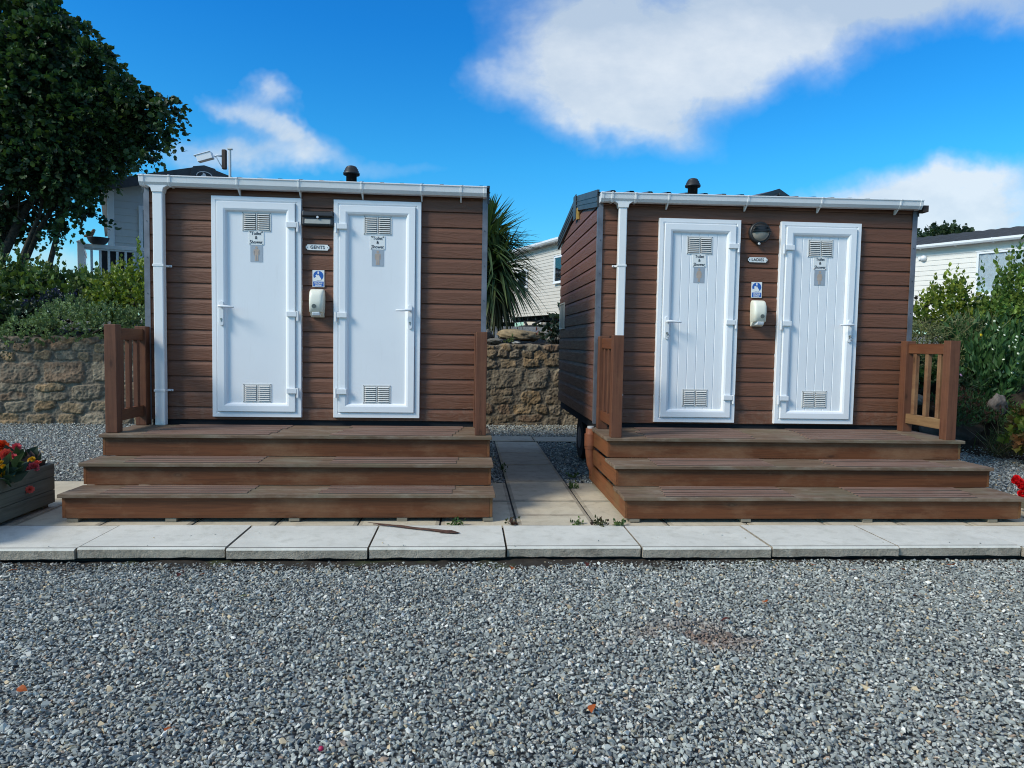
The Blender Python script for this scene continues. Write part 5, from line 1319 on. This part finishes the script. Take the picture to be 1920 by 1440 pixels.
shrub('lime_shrub', 'lime green pointed shrub left of the curtained window', (6.95, 9.7, 1.0),
      [((6.75, 9.7, 1.72), (.32, .32, .40)), ((7.02, 9.7, 1.85), (.28, .30, .45)), ((7.2, 9.7, 1.6), (.26, .3, .36))], 300, .18, 9, .060, .9, yg, 'oval', .25, (.18, .21, .03), seed=52, group=GR,
      extra=upright([(7.02, 9.7, 2.08), (6.80, 9.7, 1.95), (7.0, 9.7, 2.0)], 3, .36, .055, yg))
shrub('helichrysum_bush', 'grey green wiry bush with dry stalks behind the worn rail', (6.75, 9.2, .9),
      [((6.35, 9.3, 1.32), (.36, .36, .36)), ((6.75, 9.25, 1.38), (.40, .36, .36)), ((7.1, 9.2, 1.35), (.35, .33, .32)), ((6.1, 9.45, 1.3), (.36, .36, .35)), ((6.6, 9.2, 1.05), (.6, .35, .3))], 520, .17, 12, .036, .75, cols((.14, .17, .07), (.11, .14, .06), (.19, .20, .10), (.085, .11, .05)), 'lance', .3, None, .68, .3, 'matt leaf', seed=53, group=GR, jit=.7,
      extra=lambda r: [leaves(np.stack([r.uniform(5.95, 7.25, 260), r.uniform(8.9, 9.3, 260), r.uniform(1.05, 1.72, 260)], -1), r.normal(0, .8, (260, 3))+np.array([0, 0, .7]), r.normal(0, 1, (260, 3)), r.uniform(.12, .3, 260), np.tile([[.22, .21, .10]], (260, 1))*r.uniform(.6, 1.2, (260, 1)), 'wire')])
def daisies(cs, col, rad, rr_):
    """small discs of petals turned outward and up"""
    n = len(cs); k = 7; V, F, C = [], [], []
    for i, c in enumerate(cs):
        nrm = unit(rr_.normal(0, .5, 3)+np.array([-.1, -1., .7])); a = unit(np.cross(nrm, [0, 0, 1.])); b = np.cross(nrm, a); o = len(V)
        V.append(np.array(c)+nrm*rad*.35); C.append(np.array(col))
        for q in range(k): th = 6.283*q/k; V.append(np.array(c)+rad*(a*math.cos(th)+b*math.sin(th))); C.append(np.array(col))
        for q in range(k): F.append([o, o+1+q, o+1+(q+1) % k])
    return np.array(V), np.array(F), np.array(C)
rf_ = np.random.default_rng(58)
def shasta(r):
    n = 420; O = np.stack([r.uniform(6.72, 8.4, n), r.uniform(8.6, 9.3, n), np.zeros(n)], -1); O[:, 2] = .55+.55*(O[:, 1]-8.6)/.7
    hgt = 0
    return [shoots(r, O, np.tile([[0, 0, 1.]], (n, 1))+r.normal(0, .2, (n, 3)), .62, 15, .125, .62, dk, 'lance', .4, 0, (.05, .11, .03), .05)]
t = shrub('daisy_clump', 'tall dark green clump dotted with white flower buds at the right edge', (7.35, 8.9, .6), [((7.1, 9.0, 1.0), (.4, .35, .35)), ((7.7, 9.0, 1.05), (.45, .35, .4)), ((8.2, 8.9, 1.0), (.4, .35, .4))], 150, .3, 10, .10, .8, dk, 'lance', .4, None, seed=54, group=GR, extra=shasta)
cs = np.stack([rf_.uniform(6.75, 7.9, 58), rf_.uniform(8.4, 8.75, 58), rf_.uniform(.95, 1.75, 58)], -1)
for c in cs: V, F, C = daisies([c], (.72, .76, .58), .016, rf_); np_mesh('flower', V-np.array(t.location), F, M['petal'], parent=t, col=C)
t = shrub('buttercup_clump', 'leafy clump with small yellow flowers seen through the worn rail', (5.9, 9.4, .35), [((5.75, 9.3, .85), (.40, .3, .42)), ((6.2, 9.3, .95), (.36, .3, .36)), ((5.5, 9.5, .8), (.4, .3, .45)), ((6.55, 9.1, .92), (.3, .3, .22))], 330, .15, 7, .062, 1.0, cols((.05, .115, .036), (.075, .15, .045), (.036, .08, .03)), 'round', .35, None, .6, .4, seed=55, group=GR)
cs = np.array([(5.85, 8.95, 1.12), (5.70, 8.95, .95), (5.98, 8.95, 1.2), (6.02, 8.95, 1.19), (6.3, 8.9, .72), (6.88, 8.7, .82), (6.95, 9.0, 1.5), (7.5, 8.7, 1.62), (5.80, 8.95, .78)])
for c in cs: V, F, C = daisies([c], (.75, .55, .02), .022, rf_); np_mesh('flower', V-np.array(t.location), F, M['petal'], parent=t, col=C)
t = shrub('thrift_cushion', 'low cushion plant with one pink flower beside the front post', (6.52, 8.75, .7), [((6.5, 8.75, .84), (.22, .2, .13)), ((6.75, 8.8, .82), (.2, .2, .12))], 600, .09, 8, .035, .9, cols((.03, .055, .024), (.02, .042, .02)), 'lance', .3, None, seed=57, group=GR)
V, F, C = daisies(np.array([(6.36, 8.55, .97)]), (.62, .32, .5), .022, rf_); np_mesh('flower', V-np.array(t.location), F, M['petal'], parent=t, col=C)
def succ(r):
    n = 900; x = r.uniform(6.05, 7.15, n); y = r.uniform(8.15, 8.75, n); z = .36 + (y-8.15)*.55 + .03*np.sin(x*9)
    return [shoots(r, np.stack([x, y, z], -1), np.tile([[0, -.45, 1.]], (n, 1))+r.normal(0, .4, (n, 3)), .06, 6, .042, .55, cols((.045, .10, .04), (.07, .135, .045), (.10, .05, .036), (.05, .08, .036)), 'lance', .3, 0, None, .0, .3, .35)]
shrub('succulent_mat', 'mat of finger leaved succulents draped over the bank rocks', (6.6, 8.5, .45), [((6.4, 8.45, .46), (.3, .25, .10)), ((6.9, 8.45, .5), (.3, .25, .1))], 700, .06, 6, .040, .6, cols((.045, .10, .04), (.07, .135, .045), (.10, .055, .036)), 'lance', .3, None, .6, .6, seed=56, group=GR, extra=succ, stems=False, cat='ground cover')
shrub('geranium_bush', 'lobed yellow green and orange leaved bush at the right edge', (6.6, 7.35, .0), [((6.42, 7.35, .40), (.24, .28, .30)), ((6.62, 7.3, .62), (.30, .30, .26)), ((7.0, 7.3, .5), (.45, .35, .42)), ((6.52, 7.2, .20), (.25, .25, .18))], 420, .11, 6, .085, 1.05, cols((.16, .20, .03), (.11, .165, .028), (.21, .20, .04), (.30, .13, .05), (.15, .10, .035)), 'lobed', .25, None, .66, .25, seed=59, group=GR)
def dry(r):
    n = 80; x = r.normal(6.40, .10, n); y = r.normal(7.85, .09, n)
    return [leaves(np.stack([x, y, np.full(n, .02)], -1), np.stack([r.normal(-.1, .5, n), r.normal(-.2, .4, n), r.uniform(.4, 1.1, n)], -1), r.normal(0, 1, (n, 3)), r.uniform(.22, .5, n), cols((.055, .085, .032), (.10, .105, .05), (.16, .14, .08))[r.integers(0, 3, n)], 'wire', .1, .35)]
shrub('grass_tuft', 'wispy grass tuft between the dark boulder and the lobed bush', (6.45, 7.85, .0), [((6.45, 7.9, .14), (.18, .16, .14)), ((6.5, 7.8, .28), (.14, .14, .14))], 420, .14, 9, .075, .5, cols((.055, .10, .04), (.075, .12, .05)), 'blade', .3, None, .5, .6, seed=60, group=GR, extra=dry, stems=False, cat='grass')
# dried allium heads against the caravan siding
for i, (x, y) in enumerate([(1718, 558), (1727, 561), (1734, 562), (1741, 570), (1711, 574), (1736, 575)]):
    c = px(x, y, 10.3); z0 = 1.15
    t = plant('dried_allium', ['tallest dried brown seed head against the pale caravan wall', 'dried brown seed head just right of the tallest one', 'dried brown seed head in the middle of the upper row of four', 'dried brown seed head rightmost of the group by the caravan wall', 'low dried brown seed head nearest the ladies cabin corner', 'low dried brown seed head under the upper row, right of the corner one'][i], 'seed head', (c[0]+.02*(i-2), c[1], z0), 'dried seed heads by the right caravan')
    q = MB(); q.tube([(0, 0, -.1), (-.005*(i-2), 0, (c[2]-z0)*.5), (c[0]-t.location.x, 0, c[2]-z0)], [.006, .005, .004], 6); q.build('stalk', M['stem'], t)
    rr_ = np.random.default_rng(70+i); n = 70; d = unit(rr_.normal(size=(n, 3)))
    V, F, C = leaves(np.tile([[c[0], c[1], c[2]]], (n, 1)), d, rr_.normal(size=(n, 3)), rr_.uniform(.022, .042, n), np.tile([[.085, .07, .055]], (n, 1))*rr_.uniform(.6, 1.3, (n, 1)), 'lance')
    np_mesh('seed_head', V-np.array(t.location), F, M['matt leaf'], parent=t, col=C)

# ---- planters with summer bedding
def planter(loc, rz, w_, l_, h_, label, nb):
    t = empty('wooden_planter', loc, rz, label, 'planter'); bh = (h_-.03)/nb
    for k in range(nb):
        z0, z1 = .03+bh*k+.0015, .03+bh*(k+1)-.0015
        for (a, b, c, d) in ((0, .028, 0, l_), (w_-.028, w_, 0, l_), (.029, w_-.029, 0, .028), (.029, w_-.029, l_-.028, l_)):
            mb = MB(); mb.box(a, b, c, d, z0, z1); mb.build('board', M['planter'], t, .003)
    mb = MB()
    for a in (.032, w_-.10):
        for b in (.032, l_-.10): mb.box(a, a+.068, b, b+.068, 0, h_-.02)
    mb.build('corner_post', M['planter'], t)
    mb = MB(); mb.box(.03, w_-.03, .03, l_-.03, h_-.12, h_-.05); mb.build('soil', M['soil'], t)
    return t
planter((-3.80, 4.20, .004), 0, .74, 1.13, .325, 'grey green wooden planter of flowers at the left edge', 3)
planter((4.43, 4.30, .004), 0, .80, .93, .262, 'wooden planter of red flowers at the right edge', 3)
def ruffle(r, c, rad, col, rings=4, n=9):
    """a double flower: rings of cupped petals"""
    P, A, N, S, C = [], [], [], [], []
    ax = unit(np.array([.25, -.8, .55])+r.normal(0, .35, 3)); u = unit(np.cross(ax, [0, 0, 1.])); v = np.cross(ax, u)
    for k in range(rings):
        op = R(88-20*k)
        for q in range(n-k):
            th = 6.283*q/(n-k)+k*.5; d = (u*math.cos(th)+v*math.sin(th))*math.sin(op)+ax*math.cos(op)
            P.append(np.array(c)+ax*rad*.12*k); A.append(d); N.append(ax-d*.2); S.append(rad*(1.0-.14*k)); C.append(np.array(col)*r.uniform(.8, 1.15))
    return leaves(np.array(P), np.array(A), np.array(N), np.array(S), np.array(C), 'round', .35, -.18)
r = np.random.default_rng(81)
def bedding(name, label, loc, x0, x1, y0, y1, z, n, leafc, flowers, size, shape, h_=.13):
    t = plant(name, label, 'flowers', loc, 'bedding plants in the planters')
    O = np.stack([r.uniform(x0, x1, n), r.uniform(y0, y1, n), np.full(n, z)], -1)
    put(t, 'foliage', [shoots(r, O, np.tile([[0, -.15, 1.]], (n, 1))+r.normal(0, .5, (n, 3)), h_, 6, size, .95, leafc, shape, .3, 1.2)])
    [put(t, 'flower', [ruffle(r, c, rad, col)], 'petal') for c, rad, col in flowers]
    return t
co1, re1, pk1 = (.78, .12, .085), (.80, .075, .015), (.66, .10, .12)
def pp(x, y, D): return px(x, y, D)
bedding('begonia', 'coral and red begonias with dark leaves in the left planter', (-3.35, 5.0, .29), -3.6, -3.10, 4.72, 5.22, .27, 42, cols((.028, .055, .022), (.018, .036, .018), (.05, .085, .03), (.045, .03, .03)),
        [(pp(2, 838, 5.0), .055, re1), (pp(11, 853, 4.8), .048, co1), (pp(26, 857, 4.8), .026, pk1), (pp(31, 839, 5.0), .035, pk1), (pp(62, 877, 4.95), .044, pk1), (pp(52, 882, 4.9), .032, pk1), (pp(70, 871, 5.0), .034, co1), (pp(16, 843, 5.0), .03, co1), (pp(76, 868, 5.1), .02, (.35, .03, .08)),
         (pp(45, 921, 4.85), .036, pk1), (pp(56, 918, 4.85), .030, co1)], .115, 'oval', .17)
mg1 = (.78, .44, .012)
bedding('marigold', 'yellow marigolds at the front of the left planter', (-3.5, 4.72, .29), -3.72, -3.25, 4.5, 4.95, .27, 30, cols((.03, .05, .02), (.02, .036, .018)),
        [(pp(x, y, 4.65), .020, (.80*k, .42*k, .012)) for x, y, k in [(2, 868, 1), (6, 875, 1), (-8, 870, 1), (4, 890, 1), (12, 886, .9), (18, 884, .8), (8, 894, 1), (15, 893, .8), (22, 890, .6), (2, 898, 1), (9, 900, .9), (57, 863, .9), (61, 861, .8), (-12, 892, 1)]], .06, 'lance', .11)
bedding('red_geranium', 'bright red geraniums spilling over the right planter', (4.62, 5.05, .23), 4.50, 5.0, 4.8, 5.18, .21, 34, cols((.035, .07, .02), (.05, .09, .025)),
        [(pp(x, y, 5.25), .030, (.72, .008, .012)) for x, y in [(1900, 900), (1906, 897), (1912, 902), (1904, 906), (1911, 910), (1917, 908), (1918, 918), (1915, 925), (1921, 927), (1912, 930), (1922, 934), (1925, 912)]], .07, 'round', .12)
t = plant('fallen_petal', 'bright red petals fallen on the paving by the right planter', 'petal', (4.46, 4.83, .004)); V, F, C = leaves(np.array([[4.42, 4.83, .008], [4.46, 4.82, .008], [4.50, 4.84, .008]]), np.array([[1, .2, .1], [.8, -.5, .1], [1, .3, .1]]), np.array([[0, 0, 1.]]*3), np.array([.05, .045, .05]), np.array([[.7, .02, .05]]*3), 'round', .4); np_mesh('petal', V-np.array(t.location), F, M['petal'], parent=t, col=C)

# ---- weeds in the slab joints
for i, (x, y, n, s_, lab) in enumerate([(.949, 6.067, 10, .045, 'bright green weed in the joint beside the gravel strip'), (.372, 6.96, 12, .03, 'straggling weed along the left edge of the path by the gents steps'), (.330, 4.82, 8, .045, 'reddish weed at the foot of the path left joint'),
        (.80, 4.80, 10, .035, 'small weed at the middle of the front path slab joint'), (.945, 4.79, 14, .045, 'largest bushy weed at the front right corner of the path'), (1.10, 4.78, 8, .045, 'spindly weed by the front corner of the ladies steps'), (-.055, 4.79, 12, .04, 'little green weed in front of the gents steps by the fallen frond'), (1.02, 6.55, 10, .04, 'dark weed on the gravel strip by the ladies steps')]):
    t = plant('weed', lab, 'weed', (x, y, .0), 'weeds in the paving joints'); O = np.tile([[x, y, .002]], (n, 1))+r.normal(0, .022, (n, 3))*np.array([1, 1 if i != 1 else 5, 0]); D = r.normal(0, .7, (n, 3)); D[:, 2] = np.abs(D[:, 2])*.6+.35
    put(t, 'foliage', [shoots(r, O, D, s_*1.1, 5, s_*.5, .9, cols((.06, .11, .03), (.045, .08, .025), (.09, .13, .035)) if i not in (2, 4) else cols((.05, .055, .025), (.07, .075, .03), (.06, .03, .022)), 'oval', .3)])
# ------------------------------------------------------------------ loose crushed stone, every chip a little solid
def chip_templates(n, seed):
    r = np.random.default_rng(seed); out = []
    for k in range(n):
        p = r.normal(size=(11, 3)); p /= np.linalg.norm(p, axis=1)[:, None]; p *= r.uniform(.78, 1.0, (11, 1)); p *= np.array([1.0, r.uniform(.62, .9), r.uniform(.42, .68)])
        bm = bmesh.new()
        for q in p: bm.verts.new(q)
        res = bmesh.ops.convex_hull(bm, input=bm.verts[:]); 
        for v in [v for v in bm.verts if not v.link_faces]: bm.verts.remove(v)
        bm.verts.index_update(); bmesh.ops.triangulate(bm, faces=bm.faces[:])
        out.append((np.array([v.co[:] for v in bm.verts]), np.array([[v.index for v in f.verts] for f in bm.faces]))); bm.free()
    return out
TPL = chip_templates(14, 5)
PAL = np.array([(.135, .148, .150), (.180, .196, .197), (.215, .233, .228), (.275, .296, .288), (.335, .356, .345), (.43, .445, .425), (.56, .555, .53), (.42, .345, .235), (.31, .235, .18), (.25, .235, .185)])
PAL = PAL*np.array([1.14, 1.10, 1.02])
PW = np.array([.10, .17, .22, .19, .14, .075, .035, .025, .015, .03]); PW /= PW.sum()
def scatter(name, X, Y, Z, rad, seed, dark=None, stain=None):
    r = np.random.default_rng(seed); n = len(X); which = r.integers(0, len(TPL), n); VV, FF, CC = [], [], []; b = 0
    pal = PAL[r.choice(len(PAL), n, p=PW)]*r.uniform(.85, 1.2, (n, 1))
    if dark is not None: pal = pal*(1-dark[:, None]) + np.array([.05, .042, .034])*dark[:, None]
    if stain is not None: pal = pal*(1-stain[:, None]) + np.array([.20, .10, .06])*stain[:, None]
    for k, (tv, tf) in enumerate(TPL):
        s_ = np.where(which == k)[0]; m_ = len(s_)
        if not m_: continue
        yaw = r.uniform(0, 6.283, m_); tx = r.normal(0, .42, m_); ty = r.normal(0, .42, m_)
        cz, sz, cx_, sx, cy, sy = np.cos(yaw), np.sin(yaw), np.cos(tx), np.sin(tx), np.cos(ty), np.sin(ty); o = np.zeros(m_); i_ = np.ones(m_)
        Rz = np.stack([np.stack([cz, -sz, o], -1), np.stack([sz, cz, o], -1), np.stack([o, o, i_], -1)], 1)
        Rx = np.stack([np.stack([i_, o, o], -1), np.stack([o, cx_, -sx], -1), np.stack([o, sx, cx_], -1)], 1)
        Ry = np.stack([np.stack([cy, o, sy], -1), np.stack([o, i_, o], -1), np.stack([-sy, o, cy], -1)], 1)
        Q = np.einsum('nij,njk,nkl->nil', Rx, Ry, Rz)
        v = np.einsum('nij,vj->nvi', Q, tv)*rad[s_][:, None, None] + np.stack([X[s_], Y[s_], Z[s_]], -1)[:, None]
        nv = len(tv); VV.append(v.reshape(-1, 3)); FF.append((tf[None]+(np.arange(m_)*nv)[:, None, None]+b).reshape(-1, 3)); CC.append(np.repeat(pal[s_], nv, 0)); b += m_*nv
    o = np_mesh(name, np.concatenate(VV), np.concatenate(FF), M['chip'], col=np.concatenate(CC))
    o['kind'] = 'stuff'; o['label'] = None or ''
    del o['label']; return o
def field(x0, x1, y0, y1, pitch, seed, keep=None):
    r = np.random.default_rng(seed); gx_, gy_ = np.meshgrid(np.arange(x0, x1, pitch), np.arange(y0, y1, pitch)); n = gx_.size
    X = gx_.ravel()+r.uniform(-.6, .6, n)*pitch; Y = gy_.ravel()+r.uniform(-.6, .6, n)*pitch
    if keep is not None: k = keep(X, Y); X, Y = X[k], Y[k]
    return X, Y, r
view = lambda X, Y: (np.abs(X-.065*Y) < .78*Y+1.5)
X, Y, r = field(-5.1, 5.9, 1.55, 4.225, .0139, 91, view)
bare = sstep(.50, .66, fbm(X*3.1, Y*6, 19))*sstep(3.98, 4.14, Y)                      # thin, dirty strip along the slabs
k = r.random(len(X)) > bare*.35; X, Y, bare = X[k], Y[k], bare[k]
rad = np.clip(r.lognormal(math.log(.0102), .30, len(X)), .006, .026)
und = (fbm(X*1.1, Y*1.1, 23)-.5)*.02
Z = -.078 + und + r.uniform(-.004, .009, len(X)) - .004*sstep(4.0, 4.22, Y)
xs_, ys_ = r.uniform(-2.6, 3.4, 22), 4.25+.3*r.random(22)**2; X, Y, Z, rad, bare = np.append(X, xs_), np.append(Y, ys_), np.append(Z, np.full(22, .0165)), np.append(rad, r.uniform(.005, .009, 22)), np.append(bare, np.zeros(22))   # a few kicked up onto the slabs
stain = np.exp(-((X-1.10)/.28)**2-((Y-3.10)/.16)**2)*sstep(.42, .62, fbm(X*7, Y*7, 29))*.75
dusty = sstep(.55, .75, fbm(X*.9+3, Y*.9, 37))*.18
o = scatter('loose_gravel', X, Y, Z, rad, 92, np.clip(bare*.5+dusty, 0, 1), stain); tag(o, None, None, None, 'stuff')
def keep2(X, Y):
    inpath = ((X > -3.66) & (X < 5.5) & (Y < 6.31)) & ~((X > 4.3) & (Y > 5.56)) | ((X > .35) & (X < .945) & (Y < 9.05)) | ((X > -.47) & (X < 2.52) & (Y > 9.0) & (Y < 9.52))
    return ~inpath & (Y < wall_y(X)-.02) & (ground_h(X, Y) < .06)
parts = []
for (a, b, c, d, p_, s_) in [(-8.2, -2.7, 4.8, 10.9, .034, 93), (-.6, 1.9, 6.25, 11.2, .030, 94), (4.0, 6.9, 5.5, 9.3, .030, 95)]:
    X, Y, r = field(a, b, c, d, p_, s_, keep2); parts.append((X, Y, r.uniform(.012, .021, len(X)), r.uniform(-.006, .008, len(X))))
X, Y, rad, dz = [np.concatenate(q) for q in zip(*parts)]
o = scatter('back_gravel', X, Y, ground_h(X, Y)+.006+dz, rad, 96); o['kind'] = 'stuff'
# thin gravel on the terrace between the rocks and the cream caravan
# ------------------------------------------------------------------ dead leaves, the fallen frond, pipe
LV = [(-2.516, 4.008, .06, 0, 'orange leaf on the gravel under the left end of the slab row'), (-1.60, 3.94, .05, 1, 'pair of dark curled leaf pieces on gravel below the second slab joint'), (-.998, 2.326, .055, 0, 'orange leaf on gravel near the bottom edge, left of centre'), (-1.666, 2.636, .05, 0, 'rust leaf on gravel at the far left, low in the picture'),
      (-1.115, 3.585, .05, 2, 'pale yellow green leaf alone on the gravel'), (.478, 2.454, .055, 0, 'bright orange curled leaf alone near the bottom centre'), (1.298, 3.233, .06, 1, 'dark red leaf lying flat on the gravel right of centre'), (1.568, 3.439, .055, 0, 'orange brown leaf above the dark red one'), (2.435, 3.49, .06, 1, 'dark red narrow leaf on the gravel at the right'),
      (2.324, 3.936, .05, 0, 'tan orange leaf by the soil strip on the right'), (2.121, 4.036, .06, 0, 'orange leaf tilted against the soil strip'), (2.989, 4.026, .085, 0, 'longest bright orange leaf by the soil strip'), (.741, 4.102, .055, 1, 'brown leaf tucked under the slab edge near the path'), (.273, 4.038, .055, 0, 'orange leaf under the slab joint in line with the path'),
      (3.322, 3.904, .05, 1, 'brown leaf near the right edge below the slabs'), (2.616, 3.952, .06, 0, 'rust leaf left of the longest orange leaf'), (-1.45, 3.93, .05, 0, 'tan leaf beside the dark curled pieces'), (.14, 4.06, .04, 1, 'small brown leaf below the front slab')]
for x, y, s_, kx, lab in LV:
    t = empty('dead_leaf', (x, y, -.054), r.uniform(0, 6), lab, 'leaf', 'dead leaves on the gravel')
    a = r.uniform(0, 6.28); n = 2 if kx == 1 and 'pair' in lab else 1
    V, F, C = leaves(np.array([[.05*i, 0, .012] for i in range(n)]), np.array([[math.cos(a+i), math.sin(a+i), .12] for i in range(n)]), np.array([[.2, -.45, 1.]]*n), np.full(n, s_*.8), np.array([[(.36, .085, .02), (.10, .022, .016), (.30, .32, .10)][kx]]*n), 'oval', .22, .35)
    np_mesh('leaf_blade', V, F, M['petal'], parent=t, col=C)
t = empty('red_berry', (-.457, 2.213, -.056), 0, 'small magenta berry on the gravel at the bottom edge', 'berry')
mb = MB(); mb.lathe([(.002, -.008), (.007, -.005), (.009, 0), (.007, .006), (.002, .008)], (0, 0, .01), 12); mb.build('berry_skin', simple('berry', (.38, .008, .06), .4), t)
t = empty('fallen_frond', (-.33, 4.65, .012), 0, 'dry brown palm frond lying across the front slabs', 'frond')
mb = MB()
pts = [(-.305, .125, .010), (-.20, .07, .014), (-.05, .01, .010), (.10, -.05, .012), (.20, -.085, .009), (.285, -.105, .006)]
mb.tube(pts, [.003, .006, .008, .009, .012, .004], 6)
for p_, q_ in (((-.06, .015, .010), (-.34, .118, .018)), ((0, -.01, .010), (-.30, .10, .006)), ((.05, -.03, .010), (-.27, .118, .004))): mb.tube([p_, ((p_[0]+q_[0])/2, (p_[1]+q_[1])/2+.004, .013), q_], [.006, .005, .0015], 5)
mb.add([(.16, -.045, .006), (.24, -.065, .014), (.30, -.105, .006), (.27, -.125, .008), (.16, -.10, .006)], [(0, 1, 2, 3, 4)])
mb.build('stalk', simple('dry frond', (.085, .04, .028), .8, .3, 0, .3, 40), t)
t = empty('drain_pipe', (1.105, 6.2, 0), 0, 'orange clay drain pipe under the corner of the ladies cabin', 'pipe')
mb = MB(); mb.tube([(.02, .0, .52), (.02, .0, .30), (.035, .01, .20), (.08, .03, .09), (.17, .06, .03)], [.043]*5, 16); mb.build('pipe_bend', M['terracotta'], t)
mb = MB(); mb.cyl((.02, 0, .36), (.02, 0, .47), .053, n=20); mb.cyl((.02, 0, .335), (.02, 0, .355), .050, n=20); mb.build('socket', M['terracotta'], t, .004)
mb = MB(); mb.cyl((.02, 0, .521), (.02, 0, .54), .03, n=16); mb.build('inlet', M['vent'], t)
